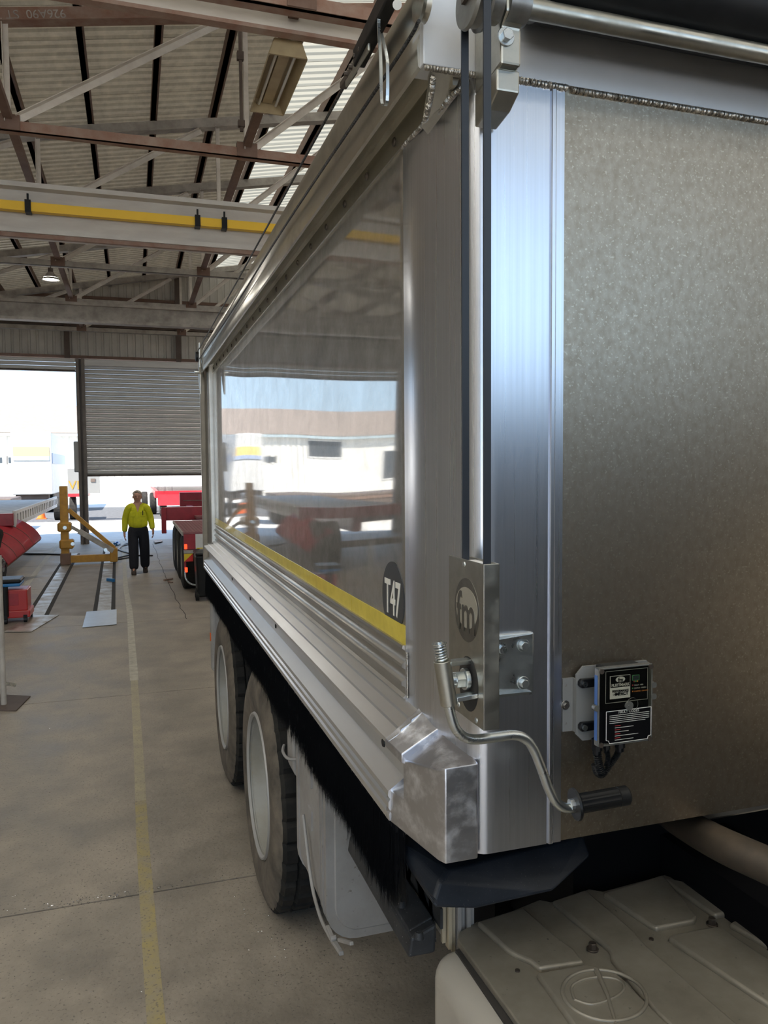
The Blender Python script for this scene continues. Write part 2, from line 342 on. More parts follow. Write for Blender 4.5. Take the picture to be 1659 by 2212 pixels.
# yard outside
yard = sempty('ground')
MB().box((-70, YE+0.51, -0.3), (70, 120, -0.015)).build('yard_paving', 'yard', yard)
MB().box((-60, -60, -0.3), (60, YB-1.01, -0.015)).build('forecourt', 'yard', yard)
MB().box((-60, YB-1, -0.3), (XL-0.35, YE+0.5, -0.015)).build('side_yard', 'yard', yard)
# gravel patch beyond the doors
MB().box((-14, 34.0, -0.1), (20, 46.0, -0.003)).build('gravel_bed', 'gravel', yard, bevel=0.004)
# ---- roof
ceil = sempty('ceiling')
PITCH = 0.19
def sheet_mesh(name, material, X0, X1, n=4):
    prof = []
    for i in range(n):
        b = i*PITCH; prof += [(b, 0), (b+0.085, 0), (b+0.105, 0.028), (b+0.165, 0.028)]
    prof.append((n*PITCH+0.01, 0))
    m_ = MB().strip(prof, lambda y, z: (X0, y, zr(X0)+0.27+z), lambda y, z: (X1, y, zr(X1)+0.27+z))
    return m_.build(name, material, ceil)
W4 = 4*PITCH
lowr = None
for k in range(42):
    y0 = YB-0.6+k*W4
    if lowr is None:
        lowr = sheet_mesh('roof_sheet', 'roof_sheet', XL-0.4, 2.05); upr = sheet_mesh('skylight_sheet', 'fibreglass', 2.0, XRIDGE)
        rgt = sheet_mesh('roof_sheet', 'roof_sheet', XRIDGE, XR+0.4); mid = sheet_mesh('skylight_sheet', 'fibreglass_fill', XRIDGE, XR+0.4)
        lowf = sheet_mesh('skylight_sheet', 'fibreglass_fill', XL-0.4, 2.05)  # unseen rear sheets made translucent to brighten the interior
        for o in (lowr, upr, rgt, mid, lowf): o.location.y = y0
    else:
        back = y0 < 4.5
        s_ = lowf if (back and k % 3) else lowr
        inst(s_, (0, y0-s_.location.y, 0)); inst(upr, (0, y0-upr.location.y, 0))
        s2 = mid if (k % 3 == 1) else rgt
        inst(s2, (0, y0-s2.location.y, 0))
MB().box((XRIDGE-0.3, YB-0.6, zr(XRIDGE)+0.27), (XRIDGE+0.3, YE+0.9, zr(XRIDGE)+0.33)).build('ridge_cap', 'roof_sheet', ceil)
px_ = [-0.47+0.9*i for i in range(-8, 5)]
pl = MB().add([], [])
for X in px_+[XRIDGE+0.4+1.2*i for i in range(10)]:
    z = zr(X)+0.12
    MB().box((X-0.035, YB-0.5, z-0.04), (X+0.035, YE+0.2, z+0.15)).box((X-0.035, YB-0.5, z-0.04), (X+0.06, YE+0.2, z-0.028)).build('purlin', 'purlin_brown', ceil)
# ---- trusses
NODES = [-6.4, -3.8, -1.2, 1.4, 4.0]
def angle(m_, p0, p1, w_=0.07):
    p0, p1 = Vector(p0), Vector(p1)
    m_.bar(p0, p1, w_, 0.008, (0, 1, 0)); d = (p1-p0).normalized()
    off = d.cross(Vector((0, 1, 0))).normalized()*(w_/2)
    m_.bar(p0+off-Vector((0, w_/2, 0)), p1+off-Vector((0, w_/2, 0)), 0.008, w_, (0, 1, 0)); return m_
for yi, Y in enumerate([-3.0, 0.2, 3.3, 6.45, 9.6, 12.7, 15.6, 18.9, 22.6]):
    where = {6.45: 'nearest in view, above the fluorescent fitting', 9.6: 'between the fluorescent fitting and the yellow striped crane girder', 12.7: 'just behind the yellow striped crane girder',
             15.6: 'with the glowing lamp hung in front', 18.9: 'above the plain grey girder', 22.6: 'against the far cladding wall'}.get(Y, None)
    if where is None and Y < 5: lab = 'roof truss over the near end of the shed, behind the camera'
    else: lab = 'steel roof truss '+where
    t_ = thing('roof_truss', lab, 'roof truss', (0, Y, 5.8), 'roof trusses across the shed')
    top = 'steel_rust' if Y in (9.6,) else 'steel_grey'
    for s_ in (0, 1):
        mx = (lambda X: X) if s_ == 0 else (lambda X: 2*XRIDGE-X)
        MB().bar((mx(XL), Y, zr(XL)), (mx(XRIDGE), Y, zr(XRIDGE)), 0.09, 0.15).bar((mx(XL), Y, zr(XL)-0.07), (mx(XRIDGE), Y, zr(XRIDGE)-0.07), 0.16, 0.012).build('rafter', top, t_)
    MB().bar((XL, Y, 5.83), (XR, Y, 5.83), 0.05, 0.10).bar((XL, Y+0.05, 5.785), (XR, Y+0.05, 5.785), 0.13, 0.01).build('bottom_chord', 'steel_rust' if Y in (9.6, 6.45) else 'steel_grey', t_)
    nodes = NODES+[2*XRIDGE-x for x in NODES[:-1]][::-1]
    for k, X in enumerate(nodes):
        angle(MB(), (X, Y, 5.86), (X, Y, zr(X)-0.05), 0.06).build('vertical', 'web_paint', t_)
        MB().box((X-0.12, Y-0.04, 5.78), (X+0.12, Y+0.04, 5.94)).build('gusset', 'steel_brown', t_)
        if k+1 < len(nodes):
            X1 = nodes[k+1]
            if k < 4: angle(MB(), (X+0.1, Y, 5.90), (X1-0.25, Y, zr(X1-0.25)-0.1), 0.075).build('diagonal', 'web_paint', t_)
            else: angle(MB(), (X1-0.1, Y, 5.90), (X+0.25, Y, zr(X+0.25)-0.1), 0.075).build('diagonal', 'web_paint', t_)
    if Y == 9.6: text('926A90', 0.13, (-0.78, Y-0.052, zr(-0.78)+0.0), Vector((-1, 0, -0.18)).normalized(), Vector((0.18, 0, -1)).normalized(), 'steel_grey', t_, 'chalk_mark'); text('ST', 0.13, (-1.12, Y-0.052, zr(-1.12)+0.0), Vector((-1, 0, -0.18)).normalized(), Vector((0.18, 0, -1)).normalized(), 'steel_grey', t_, 'chalk_mark')
# longitudinal ties
for X, lab in ((-1.2, 'thin steel tie running along the shed at left of the crane girder clamps'), (1.4, 'brown steel tie running along the shed past the fluorescent fitting')):
    o = MB().bar((X, YB, 5.92), (X, YE, 5.92), 0.09, 0.07).build('roof_tie', 'steel_brown'); tag(o, lab, 'roof tie', 'longitudinal roof ties')
# drop rod next to the fitting
o = MB().bar((1.30, 9.3, 5.95), (1.30, 9.3, 7.4), 0.035, 0.035).box((1.26, 9.27, 6.75), (1.335, 9.33, 6.84)).box((1.26, 9.27, 6.0), (1.335, 9.33, 6.07)).build('drop_post', 'steel_dark')
tag(o, 'dark steel drop post hanging from the roof beside the fluorescent fitting', 'post')
# ---- crane girders
def girder(name, lab, Y, z0, z1, matn, cat='crane girder', fl=0.28):
    t_ = thing(name, lab, cat, (0, Y, z0))
    MB().box((XL+0.4, Y-0.02, z0), (XR-0.4, Y+0.02, z1)).build('web', matn, t_)
    MB().box((XL+0.4, Y-fl/2, z1-0.03), (XR-0.4, Y+fl/2, z1+0.03)).build('top_flange', matn, t_)
    MB().box((XL+0.4, Y-fl/2, z0-0.03), (XR-0.4, Y+fl/2, z0+0.03)).build('bottom_flange', matn, t_)
    return t_
g1 = girder('crane_girder', 'pale grey crane girder with a yellow conductor bar along its web', 11.0, 5.06, 5.62, 'crane_paint', fl=0.34)
MB().box((XL+0.5, 10.80, 5.29), (XR-0.5, 10.90, 5.40)).build('conductor_bar', 'crane_yellow', g1)['label'] = 'yellow conductor bar'
for px, py in ((60, 440), (427, 475), (485, 485)):
    p = at(px, py, Y=10.79)
    MB().box((p.x-0.035, 10.77, 5.27), (p.x+0.035, 10.91, 5.42)).box((p.x-0.012, 10.79, 5.42), (p.x+0.012, 10.81, 5.50)).build('bar_clamp', 'black_plastic', g1)
MB().box((XL+0.4, 10.86, 4.98), (XR-0.4, 10.92, 5.03)).build('lower_angle', 'steel_rust', g1)
girder('crane_girder', 'plain grey girder spanning the shed just in front of the far wall', 18.0, 5.22, 5.58, 'steel_grey', fl=0.24)
g3 = girder('roof_beam', 'large rust-edged pale beam at the top of the picture', 6.8, 5.82, 5.96, 'crane_paint', 'beam', fl=0.06)
MB().box((XL+0.4, 6.765, 5.755), (XR-0.4, 6.86, 5.788)).build('rusty_flange', 'steel_rust', g3)
MB().bar((0.2, 6.9, 6.02), (5, 6.9, 6.02), 0.2, 0.05).bar((0.2, 7.05, 6.12), (5, 7.05, 6.12), 0.05, 0.2).build('bracket_rail', 'steel_rust', g3)
# ---- fluorescent fitting
fl = thing('fluorescent_fitting', 'unlit twin tube fluorescent fitting in a brass coloured trough', 'light fitting', (1.39, 7.5, 5.8))
tr = MB(); prof = [(1.22, 5.66), (1.27, 5.80), (1.51, 5.80), (1.56, 5.66)]
tr.strip(prof, lambda x, z: (x, 6.97, z), lambda x, z: (x, 8.10, z)).build('trough', 'fluoro_trough', fl, solid=0.012)
MB().prism(prof, lambda x, z: (x, 8.10, z), lambda x, z: (x, 8.12, z)).build('end_plate', 'fluoro_trough', fl)
MB().prism(prof, lambda x, z: (x, 6.95, z), lambda x, z: (x, 6.97, z)).build('end_plate', 'fluoro_trough', fl)
MB().box((1.34, 7.0, 5.75), (1.44, 8.08, 5.79)).build('ballast_cover', 'fluoro_trough', fl)
for x in (1.305, 1.475): MB().cyl((x, 7.0, 5.73), (x, 8.07, 5.73), 0.014, 12).build('tube', 'tube_glass', fl, smooth=40)
for y in (7.2, 7.95): MB().cyl((1.39, y, 5.80), (1.39, y, 5.89), 0.01, 6).build('hanger', 'steel_dark', fl)
# ---- high bay lamps (one in view, glowing; the others hang out of frame)
def highbay(p, lab, energy):
    t_ = thing('high_bay_lamp', lab, 'lamp', p)
    x, y, z = p
    MB().lathe([(0.15, 0.04), (0.13, 0.06), (0.06, 0.11), (0.0, 0.17)], (x, y, z), (0, 0, 1), 24).build('shade', 'steel_grey', t_, smooth=40, solid=0.006)
    MB().cyl((x, y, z+0.14), (x, y, z+0.22), 0.045, 16).build('driver_housing', 'steel_dark', t_, smooth=40)
    MB().cyl((x, y+0.03, z+0.20), (x, y+0.03, 5.784), 0.008, 6).build('suspension', 'steel_dark', t_)
    MB().cyl((x, y, z+0.02), (x, y, z+0.045), 0.13, 24).build('lens', 'lamp_glow', t_)
    ld = bpy.data.lights.new('high_bay_light', 'AREA'); ld.shape = 'DISK'; ld.size = 0.28; ld.energy = energy; ld.color = (1, 0.95, 0.86)
    lo = bpy.data.objects.new('high_bay_light', ld); COL.objects.link(lo); lo.parent = t_; lo.location = (0, 0, 0.02)
highbay((-1.33, 15.62, 5.52), 'glowing high bay lamp hung in front of the far trusses', 160)
# ---- end wall with the two roller doors
wb = sempty('wall_back')
def clad(x0, x1, z0, zf, Y, parent, pitch=0.21):
    x = x0
    while x < x1-0.01:
        xe = min(x+5*pitch, x1); prof = []; b = x
        while b < xe-0.001:
            prof += [(b, 0), (min(b+0.13, xe), 0), (min(b+0.145, xe), 0.03), (min(b+0.195, xe), 0.03)]; b += pitch
        prof.append((xe, 0))
        MB().strip(prof, lambda a, d: (a, Y+d, z0), lambda a, d: (a, Y+d, zf(a))).build('cladding_sheet', 'cladding', parent)
        x = xe
D1 = (-6.65, -1.41); D2 = (-1.19, 4.2)
clad(XL, XR, 5.12, lambda x: zr(x)+0.3, YE, wb)
clad(XL, D1[0]-0.2, 0, lambda x: 5.12, YE, wb); clad(D2[1]+0.2, XR, 0, lambda x: 5.12, YE, wb)
MB().box((XL, YE-0.16, 5.14), (XR, YE-0.02, 5.22)).build('girt', 'steel_brown', wb)
MB().box((XL, YE-0.16, 6.02), (XR, YE-0.02, 6.10)).build('girt', 'steel_dark', wb)
MB().box((XL, YE-0.16, 6.78), (XR, YE-0.02, 6.86)).build('girt', 'steel_brown', wb)
for X in (-7.0, -4.4, -1.62, 1.34, 4.4, 8, 12): MB().box((X-0.07, YE-0.22, 5.1), (X+0.07, YE-0.16, zr(X)+0.1)).box((X-0.02, YE-0.16, 5.1), (X+0.02, YE-0.02, zr(X)+0.1)).build('wall_column', 'steel_dark', wb)
MB().box((-1.41, YE-0.28, 0), (-1.33, YE-0.02, 5.12)).box((-1.33, YE-0.17, 0), (-1.27, YE-0.13, 5.12)).box((-1.27, YE-0.28, 0), (-1.19, YE-0.02, 5.12)).build('door_post', 'post_grey', wb)
MB().box((D1[0]-0.2, YE-0.28, 0), (D1[0], YE-0.02, 5.12)).build('door_post', 'post_grey', wb)
MB().box((D2[1], YE-0.28, 0), (D2[1]+0.2, YE-0.02, 5.12)).build('door_post', 'post_grey', wb)
d1 = sempty('door_1')
for k in range(3): MB().box((D1[0], YE-0.34, 4.79+k*0.11), (D1[1], YE-0.26, 4.89+k*0.11)).build('slat', 'shutter', d1, bevel=0.02)
MB().box((D1[0], YE-0.36, 4.75), (D1[1], YE-0.24, 4.785)).build('bottom_rail', 'steel_dark', d1)
d2 = sempty('door_2')
MB().box((D2[0], YE-0.25, 4.93), (D2[1], YE-0.14, 5.12)).build('drum_housing', 'shutter', d2, bevel=0.02)
sl = None; z = 1.93; k = 0
while z < 4.92:
    if sl is None:
        prof = [(0, 0), (-0.012, 0.014), (-0.022, 0.06), (-0.012, 0.106), (0, 0.119)]
        sl = MB().prism(prof, lambda y, h: (D2[0], YE-0.10+y, z+h), lambda y, h: (D2[1], YE-0.10+y, z+h)).build('slat', 'shutter', d2, smooth=40)
    else: inst(sl, (0, 0, k*0.122))
    k += 1; z = 1.93+k*0.122
MB().box((D2[0], YE-0.15, 1.88), (D2[1], YE-0.07, 1.93)).build('bottom_rail', 'steel_dark', d2)
o = MB().box((-1.52, YE-0.30, 2.0), (-1.39, YE-0.1, 2.85)).build('switch_cabinet', 'plate_grey', bevel=0.03); tag(o, 'grey switch cabinet on the post between the roller doors', 'cabinet')
# ---- other walls
wl = sempty('wall_left'); wr = sempty('wall_right'); wf = sempty('wall_front')
MB().box((XL-0.1, YB, 0), (XL, YE, zr(XL)+0.25)).build('cladding_sheet', 'cladding', wl)
MB().box((XR, YB, 0), (XR+0.1, YE, zr(XL)+0.25)).build('cladding_sheet', 'cladding', wr)
MB().add([(XL, YB, 6.0), (XR, YB, 6.0), (XR, YB, zr(XL)+.25), (XRIDGE, YB, zr(XRIDGE)+.25), (XL, YB, zr(XL)+.25)], [(0, 1, 2, 3, 4)]).build('gable_sheet', 'cladding', wf, solid=0.05)
for X in (XL+0.15, -1.5, 9.0, XR-0.15): MB().box((X-0.12, YB-0.12, 0), (X+0.12, YB+0.12, 5.7)).build('portal_column', 'steel_brown', wf)
MB().box((9.0, YB-0.03, 0), (XR, YB+0.03, 5.7)).build('cladding_sheet', 'cladding', wf)
# daylight portals in the real openings (guide the sky light only)
def portal(c, sx_, sy_, d):
    ld = bpy.data.lights.new('portal', 'AREA'); ld.shape = 'RECTANGLE'; ld.size = sx_; ld.size_y = sy_; ld.cycles.is_portal = True
    lo = bpy.data.objects.new('portal', ld); COL.objects.link(lo); lo.location = c; lo.rotation_euler = Vector(d).to_track_quat('-Z', 'Z').to_euler()
portal(((XL+9.0)/2, YB-0.2, 2.85), 9.0-XL, 5.7, (0, 1, 0))
portal(((D1[0]+D1[1])/2, YE+0.1, 2.4), D1[1]-D1[0], 4.8, (0, -1, 0))
portal(((D2[0]+D2[1])/2, YE+0.1, 0.95), D2[1]-D2[0], 1.9, (0, -1, 0))
# ---- marks on the floor
def ribbon(pts, wd, z, nm, matn, parent=None):
    m_ = MB(); n = len(pts); vs = []
    for i, p in enumerate(pts):
        p = Vector(p); q = Vector(pts[min(i+1, n-1)])-Vector(pts[max(i-1, 0)]); s_ = Vector((q.y, -q.x, 0)).normalized()*wd/2
        vs += [p+s_, p-s_]
    vs2 = [(v.x, v.y, z) for v in vs]+[(v.x, v.y, 0.0003) for v in vs]; N = 2*n
    fs = [(2*i, 2*i+1, 2*i+3, 2*i+2) for i in range(n-1)]
    return m_.add(vs2[:N], fs).build(nm, matn, parent)
pl_ = thing('painted_line', 'faded yellow painted line on the concrete beside the truck', 'floor line', at(310, 1850, Z=0))
for seg, mm in ((((350, 2330), (338, 2212), (329, 2105), (322, 2010)), 'floor_paint_y'), (((322, 2010), (314, 1900), (308, 1810), (304, 1730)), 'floor_paint_y'), (((304, 1730), (299, 1620), (294, 1540), (290, 1470)), 'floor_paint_f')):
    ribbon(smoothpath([at(*q, Z=0) for q in seg], 6), 0.066, 0.0012, 'stripe', mm, pl_)
lp = [at(*q, Z=0) for q in ((290, 1470), (284, 1380), (280, 1320), (272, 1270), (269, 1230), (267, 1190), (262, 1165))]
o = ribbon(smoothpath(lp, 6), 0.080, 0.0012, 'painted_line', 'floor_paint_w'); tag(o, 'worn white painted line running past the walking man', 'floor line')
lp = [at(*q, Z=0) for q in ((48, 1275), (75, 1240), (105, 1200), (128, 1172))]
o = ribbon(lp, 0.10, 0.0012, 'painted_line', 'floor_paint_w'); tag(o, 'worn white painted line behind the yellow post jack', 'floor line')
# cracks
ck = [at(*q, Z=0) for q in ((330, 1175), (342, 1205), (352, 1232), (365, 1260), (385, 1300), (402, 1337))]
o = ribbon([p+Vector((random.gauss(0, .012), random.gauss(0, .02), 0)) for p in smoothpath(ck, 6)], 0.010, 0.0009, 'floor_crack', 'groove', floor)
q = [at(*p, Z=0) for p in ((105, 1330), (205, 1330), (232, 1222), (152, 1222))]
MB().add([(p.x, p.y, 0.0007) for p in q], [(0, 1, 2, 3)]).build('floor_stain', 'floor_stain', floor)
# steel tracks sunk into the floor
for (a, b, c, d, lab) in (((77, 1335), (141.5, 1222), (159, 1196), None, 'left steel floor track leading to the yellow post jack'), ((225, 1320), (234, 1217), (238, 1178), None, 'right steel floor track ending at the bright floor plate')):
    p0, p1, p2 = at(*a, Z=0), at(*b, Z=0), at(*c, Z=0)
    t_ = thing('floor_track', lab, 'floor track', p0, 'steel tracks sunk in the floor')
    ribbon([p0, p1, p2], 0.31, 0.0010, 'channel', 'groove', t_)
    q0 = p0
    MB().bar(Vector(p0)+Vector((0, 0, 0.003)), Vector(p1)+Vector((0, 0, 0.003)), 0.19, 0.006).build('rail_plate', 'track_steel', t_)
    MB().bar(Vector(p1)+Vector((0, 0.02, 0.003)), Vector(p2)+Vector((0, 0, 0.003)), 0.19, 0.006).build('rail_plate', 'track_steel', t_)
for pts, lab in (([(8, 1367), (68, 1366), (127, 1330), (65, 1331)], 'skewed dull steel plate at the end of the left floor track'), ([(178, 1357), (252, 1350), (252, 1318), (187, 1323)], 'bright bluish steel plate at the end of the right floor track')):
    q = [at(*p, Z=0) for p in pts]
    o = MB().prism([(p.x, p.y) for p in q], lambda x, y: (x, y, 0.0065), lambda x, y: (x, y, 0.012)).build('floor_plate', 'plate_steel' if pts[0][0] > 100 else 'track_steel'); tag(o, lab, 'steel plate')
# swarf and grit on the floor
sw = MB()
def fleck(x, y, s):
    a = random.uniform(0, 6.28); h = s*random.uniform(0.2, 0.5)
    sw.add([(x+s*math.cos(a), y+s*math.sin(a), 0.001), (x-s*math.sin(a)*.4, y+s*math.cos(a)*.4, 0.001), (x-s*math.cos(a), y-s*math.sin(a), 0.0012), (x, y, h)], [(0, 1, 3), (1, 2, 3), (2, 0, 3)])
for i in range(900):
    y = random.uniform(2.6, 9); fleck(random.gauss(-0.3, 0.5), y, random.uniform(0.002, 0.006))
for i in range(260):
    px = random.gauss(230, 110); fleck(*at(max(0, min(480, px)), 1975-px*0.17+random.gauss(0, 5), Z=0)[:2], random.uniform(0.002, 0.008))
for i in range(320): fleck(random.gauss(0.50, 0.10), random.gauss(3.35, 0.25), random.uniform(0.002, 0.006))
sw.build('metal_swarf', 'swarf', floor, kind='stuff')

# ================================================================== THE TIPPER TRUCK
TK = thing('tipper_truck', 'aluminium bodied tipper truck filling the right half, body side number T47', 'truck', (1.75, 3.6, 0))
XS, XP, YF, ZB, ZT, YR = 0.50, 0.575, 1.337, 1.304, 2.769, 6.0
# side panel with a slight oil-canning
m_ = MB(); NY, NZ = 70, 18; vs = []
for i in range(NY+1):
    for j in range(NZ+1):
        y = lerp(1.60, YR-0.16, i/NY); z = lerp(1.62, 2.79, j/NZ)
        e = 0.0011*math.sin(2.2*y+1.1*z)*math.sin(2.9*z+.5) + 0.0006*math.sin(4.7*y+0.7)*math.cos(4*z)
        vs.append((XP+0.003+e, y, z))
m_.add(vs, [(i*(NZ+1)+j, (i+1)*(NZ+1)+j, (i+1)*(NZ+1)+j+1, i*(NZ+1)+j+1) for i in range(NY) for j in range(NZ)])
sp = m_.build('side_panel', 'panel_alu', TK, smooth=60, solid=0.004)
MB().box((XP+0.01, YF+0.02, ZB+0.02), (3.0, YR-0.1, ZB+0.06)).build('body_floor', 'dull_alu', TK)
MB().box((2.92, YF, ZB), (2.98, YR, 2.9)).build('off_side_panel', 'dull_alu', TK)
# reflective tape in two lengths
zt0, zt1 = 2.05-0.703*XP, 2.05-0.616*XP
for y0, y1 in ((1.632, 2.083), (2.0855, YR-0.18)): MB().box((XP-0.0012, y0, zt0), (XP+0.002, y1, zt1)).build('reflective_tape', 'tape_yellow', sp)
# fleet number roundel, cut off by the tape
yc, zc, rd = 1.7215, 1.748, 0.079
circ = [(yc+rd*math.cos(a*math.pi/32), zc+rd*1.06*math.sin(a*math.pi/32)) for a in range(64)]
circ = [(y, max(z, zt1+0.0005)) for y, z in circ]
ro = MB().prism(circ, lambda y, z: (XP-0.0008, y, z), lambda y, z: (XP+0.002, y, z)).build('fleet_number_roundel', 'decal_black', TK); ro['label'] = 'dark roundel with the number T47'
text('T47', 0.115, (XP-0.0012, yc+0.001, zc-0.006), LX, SZ, 'decal_white', ro, 'number', sx=0.62, bold=0.0016)
# ribbed side extrusion under the tape
prof = [(XP+0.01, 1.653), (XP-0.008, 1.653), (XP-0.009, 1.646), (XP-0.002, 1.641), (XP+0.001, 1.625), (XP-0.004, 1.615), (XP-0.010, 1.611), (XP-0.010, 1.604), (XP-0.002, 1.598), (XP+0.001, 1.584),
        (XP-0.004, 1.575), (XP-0.011, 1.571), (XP-0.011, 1.563), (XP-0.002, 1.557), (XP-0.001, 1.540), (XP-0.008, 1.534), (XP+0.01, 1.525)]
MB().prism(prof, lambda x, z: (x, 1.632, z), lambda x, z: (x, YR-0.16, z)).build('ribbed_side_extrusion', 'dull_alu', TK, smooth=50)
# ledge extrusion: stepped slope, recessed strip, lower lip
A = (XP, 1.531); B = (XS, 1.472); C_ = (XS+0.018, 1.425); D = (XS-0.002, 1.372)
n_ = Vector((A[1]-B[1], -(A[0]-B[0]))).normalized()*-1
def sl_(k, h): return (lerp(A[0], B[0], k)-0.62*h, lerp(A[1], B[1], k)+0.78*h)
prof = [sl_(0, 0), sl_(0.28, 0.0045), sl_(0.33, 0.0005), sl_(0.60, 0.0045), sl_(0.65, 0.0005), sl_(0.97, 0.0045), (XS, B[1]-0.004), (XS+0.006, B[1]-0.012), (XS+0.034, B[1]-0.016),
        (XS+0.034, 1.396), (XS+0.028, 1.391), (XS-0.002, 1.370), (XS-0.003, 1.360), (XS+0.002, 1.352), (XS-0.002, 1.345), (XS-0.002, 1.333), (XS+0.003, 1.326), (XS-0.001, 1.320), (XS-0.001, ZB+0.002), (XS+0.02, ZB), (XP+0.02, ZB), (XP+0.02, 1.53)]
le = MB().prism(prof, lambda x, z: (x, 1.53, z), lambda x, z: (x, YR, z)).build('ledge_extrusion', 'extruded_alu', TK, smooth=25)
for px, py in ((829, 1598), (596, 1345), (541, 1288), (502, 1248)):
    p = at(px, py, X=XS+0.034)
    MB().cyl((XS+0.032, p.y, 1.422), (XS+0.040, p.y, 1.422), 0.0075, 16).build('drain_hole', 'groove', le)
    MB().lathe([(0.0, 0.0075), (-0.003, 0.009), (0, 0.0105)], (XS+0.034, p.y, 1.422), (1, 0, 0), 16).build('grommet', 'black_plastic', le)
# corner post
cp = [(XP, 1.632), (XP-0.002, 1.628), (XP-0.002, 1.54)]
for k in range(9):
    a = k/8; cp.append((lerp(XP-0.002, 0.607, a**1.15), lerp(1.54, 1.372, a)))
for k in range(1, 7):
    a = k/6*math.pi/2*0.93; cp.append((0.640-0.033*math.cos(a), 1.372-0.035*math.sin(a)))
cp += [(0.655, YF), (0.764, YF), (0.766, YF+0.004), (0.769, YF-0.003), (0.776, YF-0.003), (0.779, YF), (0.796, YF), (0.798, YF+0.006), (0.798, 1.36), (0.66, 1.38), (0.62, 1.55), (XP+0.02, 1.632)]
post = MB().prism(cp, lambda x, y: (x, y, ZB), lambda x, y: (x, y, ZT)).build('corner_post', 'brushed_alu', TK, smooth=30)
# front panel and header
MB().box((0.797, YF+0.004, ZB), (2.95, YF+0.012, ZT)).build('front_panel', 'front_alu', TK)
prof = [(YF-0.004, ZT), (YF-0.004, ZT+0.052), (YF+0.003, ZT+0.066), (YF+0.010, ZT+0.075), (YF-0.002, ZT+0.16), (YF+0.06, ZT+0.16), (YF+0.06, ZT)]
hd = MB().prism(prof, lambda y, z: (0.645, y, z), lambda y, z: (2.95, y, z)).build('header_beam', 'header_alu', TK, smooth=50)
MB().box((XS+0.008, YF-0.006, ZT-0.004), (0.647, YF+0.05, ZT+0.19)).build('header_end_plate', 'header_alu', TK, bevel=0.002)
# top rail
kz = lambda k, x: 2.05+k*x
prof = [(0.580, kz(1.216, .572)), (0.572, kz(1.216, .572)), (0.570, 2.792), (0.578, 2.806), (0.572, 2.818), (0.552, 2.806), (0.522, 2.778), (0.510, 2.764), (0.505, 2.768), (0.503, 2.80), (0.509, 2.830), (0.505, 2.846), (0.502, 2.885), (0.507, 2.918), (0.514, 2.931), (0.585, 2.935), (0.600, 2.80)]
tr_ = MB().prism(prof, lambda x, z: (x, YF+0.012, z), lambda x, z: (x, YR-0.05, z)).build('top_rail', 'rail_alu', TK, smooth=45)
rv = None; y = 1.678
while y < YR-0.12:
    if rv is None: rv = MB().ball((0.570, y, 2.772), 0.0100, 12, 6, (0.45, 1, 1)).build('rivet', 'bolt_dark', tr_, smooth=60)
    else: inst(rv, (0, y-1.678, 0))
    y += 0.212
# gusset and welds
MB().add([(0.525, YF+0.004, ZT-0.006), (0.607, YF+0.003, ZT-0.004), (0.545, 1.44, 2.705), (0.53, YF+0.03, ZT), (0.61, YF+0.03, ZT), (0.57, 1.47, 2.705)], [(0, 1, 2), (3, 5, 4), (0, 2, 5, 3), (1, 4, 5, 2), (0, 3, 4, 1)]).build('gusset', 'rail_alu', TK)
def weld(pts, r=0.0065, step=0.0028):
    P_ = smoothpath(pts, 10); L = [0]
    for i in range(1, len(P_)): L.append(L[-1]+(P_[i]-P_[i-1]).length)
    n = int(L[-1]/step*2); path = []; rs = []; j = 0
    for i in range(n+1):
        s_ = L[-1]*i/n
        while j < len(L)-2 and L[j+1] < s_: j += 1
        q = (s_-L[j])/max(1e-9, L[j+1]-L[j]); path.append(P_[j].lerp(P_[j+1], q)+Vector((random.uniform(-1, 1), random.uniform(-1, 1), random.uniform(-1, 1)))*0.0004)
        rs.append(r*(1.12 if i % 2 else 0.86)*random.uniform(0.93, 1.07))
    MB().tube(path, r, 8, rs).build('weld_bead', 'weld', TK, smooth=60)
weld([(0.622, YF-0.001, ZT-0.004), (0.70, YF-0.001, ZT-0.004), (0.80, YF-0.001, ZT-0.004)])
weld([(0.808, YF+0.002, ZT-0.004), (1.3, YF+0.002, ZT-0.004), (2.0, YF+0.002, ZT-0.004)], 0.0062)
weld([(0.512, YF, ZT-0.007), (0.56, YF-0.001, ZT-0.007), (0.612, YF-0.001, ZT-0.007)], 0.0055)
weld([at(936, 165, Y=YF+0.0), at(932, 205, Y=1.37), at(918, 262, Y=1.43)], 0.005)
weld([at(1012, 172, Y=YF), at(980, 205, Y=1.372), at(945, 240, Y=1.42), at(916, 268, Y=1.49)], 0.0055)
weld([at(912, 272, Y=1.50), at(890, 295, Y=1.56), at(870, 318, Y=1.625)], 0.0045)
weld([at(879, 1410, X=XP-0.004), at(880, 1450, X=XP-0.004), at(880, 1508, X=XP-0.004)], 0.0025)
